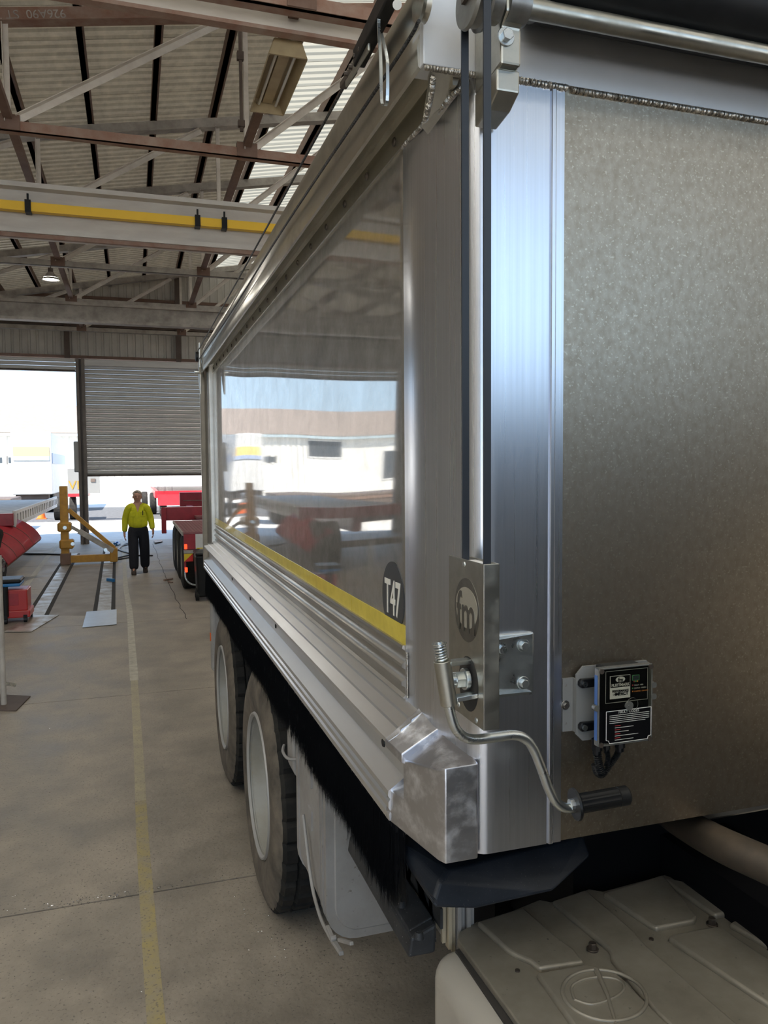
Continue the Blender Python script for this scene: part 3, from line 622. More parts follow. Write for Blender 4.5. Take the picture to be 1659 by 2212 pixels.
# corner casting
ca = MB()
b0, b1, b2, b3 = (XS-0.002, 1.551), (XS+0.034, YF-0.006), (0.612, YF-0.010), (0.612, 1.40)
ring = lambda z, pts: [(x, y, z) for x, y in pts]
lo = [(XS-0.002, 1.551), (XS+0.004, 1.50), (XS+0.034, 1.345), (XS+0.040, YF-0.010), (0.612, YF-0.010), (0.612, 1.38), (0.60, 1.47), (XP, 1.551)]
def solid(lo_, zl, hi_, zh):
    n = len(lo_); zl = [zl]*n if not isinstance(zl, list) else zl; zh = [zh]*n if not isinstance(zh, list) else zh
    ca.add([(x, y, zl[i]) for i, (x, y) in enumerate(lo_)]+[(x, y, zh[i]) for i, (x, y) in enumerate(hi_)], [tuple(range(n))[::-1], tuple(range(n, 2*n))]+[(i, (i+1) % n, n+(i+1) % n, n+i) for i in range(n)])
oA = [(XS+0.012, 1.475), (XS+0.036, 1.345), (XS+0.044, YF-0.010), (0.610, YF-0.010), (0.614, YF-0.002), (0.614, 1.38), (0.60, 1.47)]
solid(oA, ZB, oA, [1.455, 1.480, 1.488, 1.489, 1.488, 1.496, 1.512])
oB = [(XS-0.002, 1.551), (XS+0.013, 1.470), (0.60, 1.470), (XP, 1.551)]
solid(oB, ZB, [(XS+0.001, 1.549), (XS+0.014, 1.47), (0.60, 1.47), (XP, 1.549)], [1.370, 1.374, 1.40, 1.40])
oC = [(XS-0.004, 1.546), (XS+0.006, 1.468), (0.598, 1.468), (XP, 1.546)]
solid(oC, [1.462, 1.452, 1.40, 1.40], oC, [1.477, 1.470, 1.520, 1.538])
ca.build('corner_casting', 'cast_alu', TK, bevel=0.006, seg=3, smooth=30)
# brush skirt
br = MB(); random.seed(3)
y = 1.500
while y < YR-0.05:
    for k in range(9 if y < 2.4 else 5):
        x = XS+random.uniform(0.004, 0.024); yy = y+random.uniform(-.006, .006); l = 0.203+random.gauss(0, 0.0045)+0.006*math.sin(yy*9)-max(0, 0.05-(yy-1.5))*0.8
        wd = 0.0011; tx, ty = random.gauss(0, .006), random.gauss(0, .010)
        br.add([(x-wd, yy-wd, ZB), (x+wd, yy-wd*.3, ZB), (x, yy+wd, ZB), (x+tx, yy+ty, ZB-l)], [(0, 1, 3), (1, 2, 3), (2, 0, 3)])
        br.add([(x-wd*1.0, yy-wd, ZB-l*.5), (x+wd, yy, ZB-l*.5), (x+tx*1.2, yy+ty*1.4, ZB-l*.98)], [(0, 1, 2)])
    y += 0.0042
bs = MB().box((XS+0.006, 1.505, ZB-0.014), (XS+0.022, YR-0.05, ZB+0.002)).build('brush_holder', 'black_plastic', TK)
o = br.build('brush_bristles', 'bristle', bs, kind='stuff')
MB().box((XS+0.013, 1.51, ZB-0.165), (XS+0.015, YR-0.05, ZB)).build('brush_core', 'bristle', bs)
# rear post and its cable bracket
MB().prism([(XS-0.004, YR), (XS-0.004, YR+0.03), (XS+0.06, YR+0.09), (XP+0.1, YR+0.09), (XP+0.1, YR-0.02), (XP+0.01, YR-0.16), (XS+0.045, YR-0.16), (XS+0.03, YR-0.03)], lambda x, y: (x, y, ZB), lambda x, y: (x, y, 2.88)).build('rear_post', 'dull_alu', TK, bevel=0.008)
rb = MB().prism([(YR-0.13, 2.60), (YR-0.04, 2.70), (YR-0.02, 2.74), (YR-0.02, 2.96), (YR-0.10, 2.98), (YR-0.10, 2.80), (YR-0.14, 2.74)], lambda y, z: (XS-0.016, y, z), lambda y, z: (XS-0.004, y, z)).build('cable_bracket', 'dull_alu', TK, bevel=0.004)
MB().cyl((XS-0.035, YR-0.06, 2.88), (XS-0.014, YR-0.06, 2.88), 0.035, 20).build('cable_wheel', 'black_plastic', rb)
MB().cyl((XS-0.045, YR-0.05, 2.77), (XS-0.01, YR-0.05, 2.77), 0.014, 10).build('pivot_pin', 'zinc', rb)
# wire ropes along the rail
def rope(pts, r, nm):
    MB().tube(smoothpath(pts, 10), r, 8).build(nm, 'rope', TK, smooth=60)
p_near = at(748, 178, X=0.49); p_far = (XS-0.025, YR-0.09, 2.91)
rope([p_near, Vector(p_near).lerp(Vector(p_far), .5)-Vector((0, 0, 0.006)), p_far], 0.0035, 'wire_rope')
p_n = at(905, 45, X=0.483); p_m = at(835, 160, X=0.49)
rope([p_n, p_m, (0.494, 2.6, 2.842), (0.494, 4.2, 2.842), (XS-0.02, YR-0.09, 2.85)], 0.0035, 'wire_rope')
# ---- tarp drive: pulley, belt, roller bar
yb0, yb1, xb = 1.179, 1.267, 0.5595
zp = at(1015, 55, Y=1.222).z+0.045
pu = MB().lathe([(-0.016, 0.0), (-0.016, 0.047), (-0.010, 0.049), (-0.007, 0.043), (0.007, 0.043), (0.010, 0.049), (0.016, 0.047), (0.016, 0.0)], (xb, 1.222, zp), (1, 0, 0), 40).build('belt_pulley', 'pulley_steel', TK, smooth=35)
MB().box((xb-0.022, 1.212, zp-0.008), (xb-0.014, 1.232, zp+0.008)).build('key_block', 'bolt_dark', pu)
zc0 = 1.72
bl = MB().box((xb-0.0065, yb0-0.002, zc0), (xb+0.0065, yb0+0.002, zp)).box((xb-0.0065, yb1-0.002, zc0), (xb+0.0065, yb1+0.002, zp))
arc = [(xb, 1.223+0.044*math.cos(a*math.pi/12), zp+0.044*math.sin(a*math.pi/12)) for a in range(13)]
for i in range(12): bl.bar(arc[i], arc[i+1], 0.013, 0.004, (0, 0, 1) if 3 < i < 9 else (0, 1, 0.01))
bl.build('drive_belt', 'belt', TK)['label'] = 'long black drive belt'
bk = MB().prism([(1.238, zp+0.06), (1.205, zp+0.01), (1.205, zp-0.02), (1.225, zp-0.034), (1.225, zp-0.095), (1.262, zp-0.10), (YF-0.006, zp-0.10), (YF-0.006, zp+0.05)], lambda y, z: (0.607, y, z), lambda y, z: (0.645, y, z)).build('bearing_bracket', 'stainless', TK, bevel=0.004)
p = at(1092, 80, Y=1.225); hexbolt((p.x, 1.225, p.z), (0, -1, 0), 0.0105, 0.012, bk, 'zinc')
f_ = MB().prism([(1.240, zp-0.095), (1.240, zp-0.132), (1.275, zp-0.150), (YF-0.006, zp-0.158), (YF-0.006, zp-0.10)], lambda y, z: (0.607, y, z), lambda y, z: (0.650, y, z)).build('bracket_foot', 'stainless', TK, bevel=0.003)
p = at(1083, 114, Y=1.24); MB().box((p.x-0.005, 1.2385, p.z-0.009), (p.x+0.005, 1.245, p.z+0.009)).build('slot', 'groove', f_, bevel=0.003)
MB().cyl((0.575, 1.222, zp), (0.70, 1.222, zp), 0.012, 20).cyl((0.573, 1.222, zp), (0.600, 1.222, zp), 0.034, 28).cyl((0.612, 1.222, zp), (0.650, 1.222, zp), 0.030, 32).build('pulley_shaft', 'pulley_steel', TK, smooth=35)
MB().cyl((0.652, 1.222, zp), (2.95, 1.222, zp), 0.0165, 28).build('roller_bar', 'stainless', TK, smooth=40)
MB().lathe([(0, 0.0), (0, 0.085), (2.2, 0.085), (2.2, 0.0)], (0.70, 1.262, zp+0.098), (1, 0, 0), 40).build('tarp_roll', 'black_plastic', TK, smooth=40)
# corner wheel, rope clamps and clip on the rail
cw = MB().lathe([(-0.008, 0), (-0.008, 0.030), (0, 0.025), (0.008, 0.030), (0.008, 0)], at(912, 8, Y=1.30), (1, 0, 0), 28).build('rope_wheel', 'stainless', TK, smooth=35)
a, b = at(775, 128, X=0.478), at(868, -60, X=0.472)
MB().bar(a, b, 0.026, 0.036).build('rope_guide', 'black_plastic', TK, bevel=0.003)
MB().cyl(at(858, 10, X=0.452), at(858, 10, X=0.47), 0.008, 16).build('guide_ring', 'zinc', TK)
cl = MB().bar(at(748, 172, X=0.474), at(798, 90, X=0.472), 0.006, 0.034).build('rope_clamp', 'stainless', TK, bevel=0.003)
for px, py in ((782, 108), (772, 122), (762, 145), (752, 160)): hexbolt(at(px, py, X=0.472), (-1, 0, 0), 0.0052, 0.009, cl, 'bolt_dark', washer=True)
MB().bar(at(741, 186, X=0.478), at(765, 150, X=0.478), 0.016, 0.014).build('rope_socket', 'bolt_dark', TK, bevel=0.002)
pts = [at(*q, X=0.466) for q in ((826, -30), (820, 20), (818, 60), (822, 130), (824, 215), (829, 226), (836, 218), (837, 150), (835, 122), (824, 74))]
sp_ = smoothpath(pts, 5); mcl = MB()
for i in range(len(sp_)-1): mcl.bar(sp_[i], sp_[i+1]+(sp_[i+1]-sp_[i]).normalized()*0.0008, 0.0028, 0.006, (1, 0, 0))
mcl.build('hook_clip', 'zinc', TK)['label'] = 'long bent steel hook clip'
# ---- chain case with crank
X0, X1, Y0, Y1, Z0, Z1 = 0.550, 0.5795, 1.172, 1.322, 1.609, 1.890
cs = MB().box((X0, Y0, Z0), (X0+0.0025, Y1, Z1)).box((X0, Y0, Z0), (X1, Y0+0.0025, Z1)).box((X1-0.0025, Y0, Z0), (X1, Y1, Z1)).box((X0, Y0, Z0), (X1, Y1, Z0+0.0025)).build('chain_case', 'stainless', TK, bevel=0.0012)
MB().box((X0+0.003, 1.20, Z1-0.006), (X1-0.003, 1.262, Z1-0.003)).build('inner_label', 'label_white', cs)
cy, cz = at(1012, 1475, X=X0).y, at(1012, 1477, X=X0).z
def ell(cy_, cz_, ry, rz, n=40): return [(cy_+ry*math.cos(2*math.pi*i/n), cz_+rz*math.sin(2*math.pi*i/n)) for i in range(n)]
MB().prism(ell(cy, cz, 0.041, 0.048), lambda y, z: (X0-0.0004, y, z), lambda y, z: (X0+0.001, y, z)).build('oval_opening', 'groove', cs)
cyl_, czl = at(1008, 1313, X=X0).y, at(1008, 1313, X=X0).z
MB().prism(ell(cyl_, czl-0.004, 0.052, 0.056), lambda y, z: (X0-0.0003, y, z), lambda y, z: (X0+0.001, y, z)).build('smudge', 'stained_patch', cs)
lg = MB().prism(ell(cyl_, czl, 0.046, 0.036), lambda y, z: (X0-0.0007, y, z), lambda y, z: (X0+0.001, y, z)).build('logo_oval', 'logo_light', cs)
text('fm', 0.098, (X0-0.0010, cyl_+0.001, czl-0.012), LX, SZ, 'stained_patch', cs, 'logo_letters', sx=0.80, bold=0.0012)
nh = at(1003, 1467, X=X0-0.01); MB().cyl((X0-0.004, nh.y, nh.z), (X0-0.012, nh.y, nh.z), 0.019, 28).cyl((X0-0.012, nh.y, nh.z), (X0-0.028, nh.y, nh.z), 0.0155, 6).cyl((X0-0.026, nh.y, nh.z), (X0-0.036, nh.y, nh.z), 0.0115, 24).build('hub_nut', 'zinc', cs, bevel=0.001)
for px, py in ((1003, 1219), (1029, 1556), (991, 1522)): MB().ball(at(px, py, X=X0), 0.005, 12, 6, (0.5, 1, 1)).build('case_rivet', 'zinc', cs, smooth=60)
# bracket on the post
br_ = MB().box((0.62, YF-0.007, at(1100, 1500, Y=YF).z), (0.731, YF-0.001, at(1100, 1368, Y=YF).z)).build('winch_bracket', 'zinc', TK, bevel=0.003)
for s_, py in ((1, 1372), (-1, 1496)):
    zz_ = at(1140, py, Y=YF-0.01).z
    mfl = MB(); pf = [(1.20, 0.0), (1.235, 0.010), (1.28, 0.017), (YF-0.004, 0.020)]
    prev = [(0.578, 0.016), (0.600, 0.024), (0.640, 0.030), (0.722, 0.034)]
    top = [(x, YF-0.006, zz_+s_*(d-0.034)) for x, d in prev]; frt = [(x, YF-0.045+0.03*(i/3), zz_+s_*(d-0.034)) for i, (x, d) in enumerate(prev)]
    mfl.add(top+frt, [(i, i+1, i+5, i+4) for i in range(3)]).build('bracket_flange', 'zinc', br_, solid=0.005)
for px, py in ((1130, 1394), (1130, 1475), (1083, 1402)): hexbolt(at(px, py, Y=YF-0.007), (0, -1, 0), 0.0085, 0.010, br_, 'zinc')
q = at(1080, 1463, Y=1.27); MB().cyl((0.579, q.y, q.z), (0.597, q.y, q.z), 0.026, 32).cyl((0.597, q.y, q.z), (0.606, q.y, q.z), 0.014, 6).build('bearing_cap', 'stainless', br_, bevel=0.001)
# crank
YC = 1.205
cr = MB().tube(smoothpath([at(*q, Y=YC) for q in ((968, 1515), (974, 1545), (984, 1573), (1003, 1592), (1030, 1597), (1070, 1592), (1108, 1588), (1133, 1595), (1152, 1617), (1170, 1660), (1184, 1700), (1200, 1730), (1218, 1744), (1240, 1745))], 8), 0.0088, 16).build('crank_handle', 'zinc', TK, smooth=60)
s0, s1 = at(955, 1427, Y=YC), at(970, 1522, Y=YC); MB().cyl(s0, s1, 0.0145, 24).build('crank_sleeve', 'stainless', cr, smooth=40, bevel=0.001)
ax = (s0-s1).normalized(); e1 = ax.orthogonal().normalized(); e2 = ax.cross(e1); hel = []
for i in range(97):
    a = i/16*2*math.pi; hel.append(s0+ax*(0.0285*i/96)+(e1*math.cos(a)+e2*math.sin(a))*0.0095)
MB().tube(hel, 0.0017, 6).build('spring', 'zinc', cr, smooth=60)
MB().cyl(s0, s0+ax*0.034, 0.006, 12).cyl(s0+ax*0.029, s0+ax*0.031, 0.0125, 20).build('spring_pin', 'zinc', cr)
for (a, b) in (((965, 1433), (1011, 1427)), ((983, 1509), (1026, 1500))):
    MB().bar(at(*a, Y=YC), at(b[0], b[1], X=X0-0.001)+Vector((0.004, 0.0, 0)), 0.020, 0.008).build('crank_arm', 'zinc', cr, bevel=0.001)
g0, g1_ = at(1240, 1738, Y=YC), at(1357, 1717, Y=YC-0.012); gd = (g1_-g0).normalized()
gp = MB().lathe([(0, 0), (0, 0.028), (0.004, 0.029), (0.007, 0.026), (0.010, 0.0175), (0.085, 0.0175), (0.086, 0.0165), (0.0865, 0.0175), ((g1_-g0).length-0.003, 0.0175), ((g1_-g0).length, 0.0145), ((g1_-g0).length, 0)], g0, gd, 40,
        lambda i, j, r: r*(0.93 if (i % 4 < 2 and j in (4, 5)) else 1)).build('grip', 'black_plastic', cr, smooth=30); gp['label'] = 'ribbed black plastic grip'
MB().cyl(g0-gd*0.008, g0+gd*0.002, 0.011, 12).build('grip_stop', 'zinc', cr)
# ---- control unit
PL = MB().prism([(0.835, 1.509), (0.820, 1.524), (0.820, 1.642), (0.835, 1.658), (0.982, 1.658), (0.997, 1.642), (0.997, 1.524), (0.982, 1.509)], lambda x, z: (x, 1.322, z), lambda x, z: (x, 1.3265, z)).build('mounting_plate', 'board_grey', TK)
MB().box((0.87, 1.326, 1.53), (0.94, YF+0.003, 1.64)).build('plate_standoff', 'plate_grey', PL)
tb = MB().box((0.7985, YF-0.001, at(1222, 1580, Y=YF).z), (0.8225, YF+0.003, at(1222, 1465, Y=YF).z)).box((0.8205, 1.3265, at(1222, 1580, Y=YF).z), (0.8235, YF, at(1222, 1465, Y=YF).z)).build('plate_tab', 'board_grey', PL)
hexbolt(at(1221, 1523, Y=YF-0.001), (0, -1, 0), 0.0062, 0.007, PL, 'bolt')
for py in (1480, 1562): MB().cyl(at(1221, py, Y=YF-0.0005), at(1221, py, Y=YF+0.001), 0.003, 12).build('tab_hole', 'bolt_dark', PL)
U0, U1, V0, V1, YL = 0.831, 0.953, 1.668, 1.516, 1.262
CB = MB().box((0.862, 1.276, V1+0.004), (U1-0.004, 1.322, V0-0.006)).build('control_box', 'box_black', TK, bevel=0.004)
for py in (1478, 1572):
    q = at(1263, py, Y=1.310); x, z = q.x, q.z
    MB().prism([(x-0.004, z-0.009), (x-0.009, z-0.004), (x-0.009, z+0.004), (x-0.004, z+0.009), (0.866, z+0.008), (0.866, z-0.008)], lambda x_, zz: (x_, 1.311, zz), lambda x_, zz: (x_, 1.322, zz)).build('mounting_ear', 'box_black', CB, bevel=0.002)
    MB().cyl((x, 1.311, z), (x, 1.307, z), 0.0055, 16).build('ear_screw', 'zinc', CB)
MB().box((U0, 1.2625, V1), (U0+0.0035, 1.277, V0)).box((U1-0.0035, 1.2625, V1), (U1, 1.277, V0)).box((U0, 1.2625, V0-0.0035), (U1, 1.277, V0)).box((U0, 1.2625, V1), (U1, 1.277, V1+0.0035)).build('lid_frame', 'clear_lid', CB, bevel=0.002)
MB().box((U0-0.0006, 1.266, V1+0.012), (U0+0.001, 1.275, V0-0.014)).build('seal', 'edge_blue', CB)
MB().box((U0+0.003, 1.2715, V1+0.003), (U1-0.003, 1.2735, V0-0.003)).build('backing', 'label_black', CB)
uv = lambda u, v: (lerp(U0, U1, u), lerp(V0, V1, v))
def decal(u0, v0, u1, v1, y, m, nm): 
    a, b = uv(u0, v0), uv(u1, v1); return MB().box((a[0], y, a[1]), (b[0], y+0.0008, b[1])).build(nm, m, CB)
def frame(u0, v0, u1, v1, y, t, m, nm):
    a, b = uv(u0, v0), uv(u1, v1); q = MB()
    q.box((a[0], y, a[1]), (b[0], y+.0005, a[1]-t)).box((a[0], y, b[1]), (b[0], y+.0005, b[1]+t)).box((a[0], y, a[1]), (a[0]+t, y+.0005, b[1])).box((b[0]-t, y, a[1]), (b[0], y+.0005, b[1])); return q.build(nm, m, CB)
decal(0.17, 0.06, 0.95, 0.47, 1.2705, 'label_black', 'display_panel'); frame(0.17, 0.06, 0.95, 0.47, 1.2700, 0.0008, 'label_line', 'display_border')
decal(0.25, 0.125, 0.62, 0.42, 1.2698, 'label_white', 'maker_label'); decal(0.257, 0.13, 0.613, 0.275, 1.2694, 'label_black', 'maker_label_top')
def tx(s_, u, v, size, m, **kw): a = uv(u, v); return text(s_, size, (a[0], 1.2688, a[1]), SX, SZ, m, CB, thick=0.0002, **kw)
a = uv(0.435, 0.175); MB().prism([(a[0]+0.0105*math.cos(i*math.pi/12), a[1]+0.0056*math.sin(i*math.pi/12)) for i in range(24)], lambda x, z: (x, 1.2690, z), lambda x, z: (x, 1.2696, z)).build('logo_oval', 'label_white', CB)
tx('fm', 0.435, 0.182, 0.0115, 'label_black', sx=0.95, bold=0.0003, name='logo_letters')
tx('FLEETMARK', 0.435, 0.245, 0.0078, 'label_white', sx=0.98, bold=0.0001)
tx('PERFORMANCE', 0.435, 0.322, 0.0058, 'label_black', sx=0.92, bold=0.0002); tx('IMPACT', 0.455, 0.362, 0.0085, 'label_black', sx=1.0, bold=0.0003); tx('with', 0.325, 0.363, 0.0040, 'label_black')
decal(0.66, 0.14, 0.79, 0.21, 1.2698, 'led_green', 'readout_edge'); decal(0.668, 0.146, 0.782, 0.204, 1.2694, 'glass_dark', 'readout')
for k, mm in enumerate(('text_red', 'led_green', 'led_orange')):
    decal(0.685+0.03*k, 0.216, 0.705+0.03*k, 0.23, 1.2698, mm, 'indicator'); decal(0.66, 0.262+0.04*k, 0.68, 0.277+0.04*k, 1.2698, mm, 'status_dot')
    tx(('FAULT - RED', 'STATUS - GREEN', 'CHARGE - ORANGE')[k], 0.69, 0.27+0.04*k, 0.0036, ('label_line', 'label_line', 'led_orange')[k], align='LEFT')
# fault code plate on the lid
c8 = [(0.14, 0.555), (0.14, 0.92), (0.185, 0.93), (0.20, 0.965), (0.90, 0.965), (0.915, 0.93), (0.965, 0.92), (0.965, 0.555)]
MB().prism([uv(*q) for q in c8], lambda x, z: (x, 1.2618, z), lambda x, z: (x, 1.2626, z)).build('fault_code_plate', 'label_black', CB)
ln = MB()
for i in range(8):
    a, b = uv(*c8[i]), uv(*c8[(i+1) % 8]); ln.bar((a[0], 1.2615, a[1]), (b[0], 1.2615, b[1]), 0.0009, 0.0009)
ln.build('plate_border', 'label_white', CB)
a = uv(0.55, 0.58); text('FAULT CODES', 0.0072, (a[0], 1.2614, a[1]), SX, SZ, 'label_line', CB, thick=0.0002)
for k in range(5): decal(0.20, 0.61+0.024*k, 0.93-0.07*(k == 4), 0.616+0.024*k, 1.2614, 'label_line', 'small_print')
for k in range(8): decal(0.30, 0.745+0.026*k, 0.40 if k % 2 == 0 else 0.55+0.09*(k % 3), 0.751+0.026*k, 1.2614, 'text_red' if k % 2 == 0 else 'label_line', 'small_print')
# clear window of the lid and its knob
a, b = uv(0.03, 0.02), uv(0.97, 0.53); MB().box((a[0], 1.2622, a[1]), (b[0], 1.2628, b[1])).build('lid_window', 'clear_plastic', CB)
a = uv(0.545, 0.505); MB().cyl((a[0], 1.262, a[1]), (a[0], 1.258, a[1]), 0.0085, 24).cyl((a[0], 1.258, a[1]), (a[0], 1.256, a[1]), 0.003, 12).build('window_catch', 'clear_lid', CB)
a = uv(0.66, 0.495); MB().lathe([(0, 0.0125), (-0.001, 0.0128), (0, 0.0132)], (a[0]-0.006, 1.2612, a[1]), (0, 1, 0), 28).build('catch_ring', 'clear_lid', CB)
for u, v in ((0.05, 0.035), (0.95, 0.035), (0.05, 0.97), (0.95, 0.97)):
    a = uv(u, v); MB().cyl((a[0], 1.2625, a[1]), (a[0], 1.2595, a[1]), 0.0048, 16).build('lid_screw', 'bolt_dark', CB)
for x, v in ((U0-0.003, 0.5), (U1+0.003, 0.28), (U1+0.003, 0.43)):
    z = lerp(V0, V1, v); MB().cyl((x, 1.272, z), (x, 1.262, z), 0.006, 16).build('lid_latch', 'clear_lid', CB)
for k, (x, r) in enumerate(((0.850, 0.0105), (0.872, 0.007), (0.902, 0.0105))):
    MB().cyl((x, 1.295, V1+0.004), (x, 1.295, V1-0.018), r, 8).cyl((x, 1.295, V1-0.018), (x, 1.295, V1-0.026), r*0.8, 12).build('cable_gland', 'box_black', CB)
def corr(pts, r):
    P_ = smoothpath(pts, 14); MB().tube(P_, r, 10, [r*(1.12 if i % 2 else 0.88) for i in range(len(P_))]).build('corrugated_conduit', 'box_black', CB, smooth=70)
corr([(0.850, 1.295, V1-0.02), (0.853, 1.292, V1-0.045), (0.859, 1.288, V1-0.066)], 0.0075)
corr([(0.902, 1.295, V1-0.02), (0.896, 1.297, V1-0.036), (0.882, 1.30, V1-0.055), (0.868, 1.302, V1-0.072), (0.855, 1.302, V1-0.066), (0.848, 1.30, V1-0.048)], 0.0062)
corr([(0.872, 1.295, V1-0.02), (0.872, 1.29, V1-0.034), (0.866, 1.287, V1-0.05)], 0.005)
# ---- wheels
def wheel(Y, Z, dual=True):
    ob = None; Rt = 0.56; Rr = 0.325; w_ = 0.29; x = 0.520
    hub = MB().lathe([(0.12, 0.0), (0.12, 0.09), (0.135, 0.10), (0.15, 0.14), (0.16, 0.24), (0.15, 0.28), (0.12, 0.302), (0.03, Rr-0.012), (0.018, Rr+0.006), (0.013, Rr), (0.02, Rr-0.005), (0.22, Rr-0.012)], (x, Y, Z), (1, 0, 0), 64).build('wheel', 'rim_cream', TK, smooth=40)
    prof = [(0.020, Rr), (0.008, Rr+0.03), (0.000, Rr+0.09), (0.004, Rr+0.15), (0.016, Rt-0.05), (0.030, Rt-0.018), (0.045, Rt), (0.09, Rt), (0.10, Rt-0.012), (0.11, Rt), (0.18, Rt), (0.19, Rt-0.012), (0.20, Rt), (0.245, Rt), (0.265, Rt-0.018), (0.28, Rr+0.12), (0.27, Rr)]
    def mod(i, j, r): return r-(0.016 if (i % 5 == 0 and 5 <= j <= 14) else 0)
    MB().lathe(prof, (x, Y, Z), (1, 0, 0), 180, mod).build('tyre', 'tyre', hub, smooth=35)
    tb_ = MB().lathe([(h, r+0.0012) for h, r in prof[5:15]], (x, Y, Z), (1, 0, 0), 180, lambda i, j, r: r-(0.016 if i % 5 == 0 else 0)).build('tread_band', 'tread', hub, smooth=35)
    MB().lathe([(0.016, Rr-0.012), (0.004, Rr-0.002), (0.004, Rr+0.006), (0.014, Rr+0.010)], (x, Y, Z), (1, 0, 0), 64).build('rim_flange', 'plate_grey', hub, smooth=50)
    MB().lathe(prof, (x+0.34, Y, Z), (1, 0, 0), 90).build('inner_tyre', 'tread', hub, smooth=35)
    for k in range(10):
        a = 2*math.pi*k/10; MB().cyl((x+0.165, Y+0.19*math.cos(a), Z+0.19*math.sin(a)), (x+0.125, Y+0.19*math.cos(a), Z+0.19*math.sin(a)), 0.018, 6).build('wheel_nut', 'bolt_dark', hub)
    return hub
wheel(3.63, 0.56); wheel(5.13, 0.56)
MB().cyl((0.6, 3.63, 0.56), (2.9, 3.63, 0.56), 0.1, 16).build('axle', 'chassis', TK); MB().cyl((0.6, 5.13, 0.56), (2.9, 5.13, 0.56), 0.1, 16).build('axle', 'chassis', TK)
for x in (1.25, 2.05): MB().box((x, 0.3, 0.75), (x+0.2, 6.0, 1.12)).build('chassis_rail', 'chassis', TK)
MB().box((0.95, 1.95, 0.55), (2.8, 3.0, 1.15)).box((1.0, 1.62, 0.8), (2.9, 1.95, 1.25)).build('underbody_dark_fill', 'chassis', TK)  # near-black blocks added so the void under the body reads dark
MB().box((0.66, 1.45, 1.262), (2.9, 5.9, 1.3)).build('cross_bearers', 'chassis', TK)
for y in (3.63, 5.13): MB().lathe([(0, 0.2), (0, 0.5), (0.04, 0.56), (0.26, 0.56), (0.3, 0.5), (0.3, 0.2)], (2.64, y, 0.56), (1, 0, 0), 40).build('off_side_wheel', 'tread', TK, smooth=40)
MB().box((0.70, -2.4, 0.45), (2.85, -0.25, 2.35)).build('unseen_cab', 'cab_dark', TK, bevel=0.12, seg=4)  # out of frame; placed and coloured dark to shape the front panel's reflections
# ---- grey tank box behind the front brush
def rrect(x0, z0, x1, z1, r, n=6):
    pts = []
    for cx_, cz_, a0 in ((x1-r, z1-r, 0), (x0+r, z1-r, 90), (x0+r, z0+r, 180), (x1-r, z0+r, 270)):
        for k in range(n+1): a = R(a0+90*k/n); pts.append((cx_+r*math.cos(a), cz_+r*math.sin(a)))
    return pts
TX, TY0, TY1, TZ = 0.56, 2.38, 2.84, 0.515
tk = MB().prism(rrect(TX+0.006, TZ+0.006, 1.02, 1.26, 0.10), lambda x, z: (x, TY0+0.012, z), lambda x, z: (x, TY1-0.01, z)).build('tank_box', 'tank_grey', TK, smooth=40, bevel=0.006)
for y0, y1, e in ((TY0, TY0+0.018, 0.004), (TY0+0.045, TY0+0.06, 0.006), (TY0+0.085, TY0+0.098, 0.004), (TY1-0.03, TY1, 0.006)):
    MB().prism(rrect(TX+0.006-e, TZ+0.006-e, 1.02+e, 1.26+e, 0.10+e), lambda x, z: (x, y0, z), lambda x, z: (x, y1, z)).build('tank_rim', 'tank_grey', tk, smooth=40)
MB().prism(rrect(TX+0.030, TZ+0.030, 0.99, 1.23, 0.085), lambda x, z: (x, TY0-0.004, z), lambda x, z: (x, TY0+0.01, z)).build('tank_end_plate', 'tank_grey', tk, smooth=40, bevel=0.004)
for z in (0.80, 0.95, 1.08): MB().box((TX-0.002, TY0+0.20, z), (TX+0.008, TY0+0.26, z+0.07)).build('side_plate', 'tank_grey', tk)
MB().tube(smoothpath([at(*q, X=TX-0.012) for q in ((655, 1760), (672, 1900), (690, 1975), (708, 2015), (722, 2040))], 6), 0.006, 8).build('tank_strap', 'tank_grey', tk, smooth=60)
la = MB(); pts = [at(*q, X=TX-0.01) for q in ((708, 2000), (722, 2035), (738, 2060), (733, 2030), (760, 2038))]
la.bar(pts[0], pts[1], 0.012, 0.008).bar(pts[1], pts[2], 0.014, 0.012).bar(pts[3], pts[4], 0.012, 0.010).cyl(pts[1]+Vector((-0.012, 0, 0.012)), pts[1]+Vector((0.006, 0, 0.012)), 0.009, 12).build('strap_latch', 'tank_grey', tk, bevel=0.002)
sb = MB().prism(rrect(0.56, 0.845, 0.70, 1.26, 0.06), lambda x, z: (x, 2.90, z), lambda x, z: (x, 3.02, z)).build('small_reservoir', 'tank_grey', TK, smooth=40, bevel=0.01)
MB().tube(smoothpath([(0.55, 3.03, 0.95), (0.535, 2.97, 0.945), (0.545, 2.89, 0.945), (0.60, 2.87, 0.95), (0.70, 2.87, 0.955)], 6), 0.006, 8).build('wire_hoop', 'tank_grey', sb, smooth=60)
# rear mud guard edge with a reflector behind the second wheel
rm = MB().box((0.525, 5.82, 0.55), (0.80, 5.90, 1.22)).build('rear_mudguard', 'tank_grey', TK, bevel=0.03, seg=3)
MB().box((0.521, 5.84, 0.78), (0.527, 5.87, 0.84)).build('reflector', 'orange', rm)
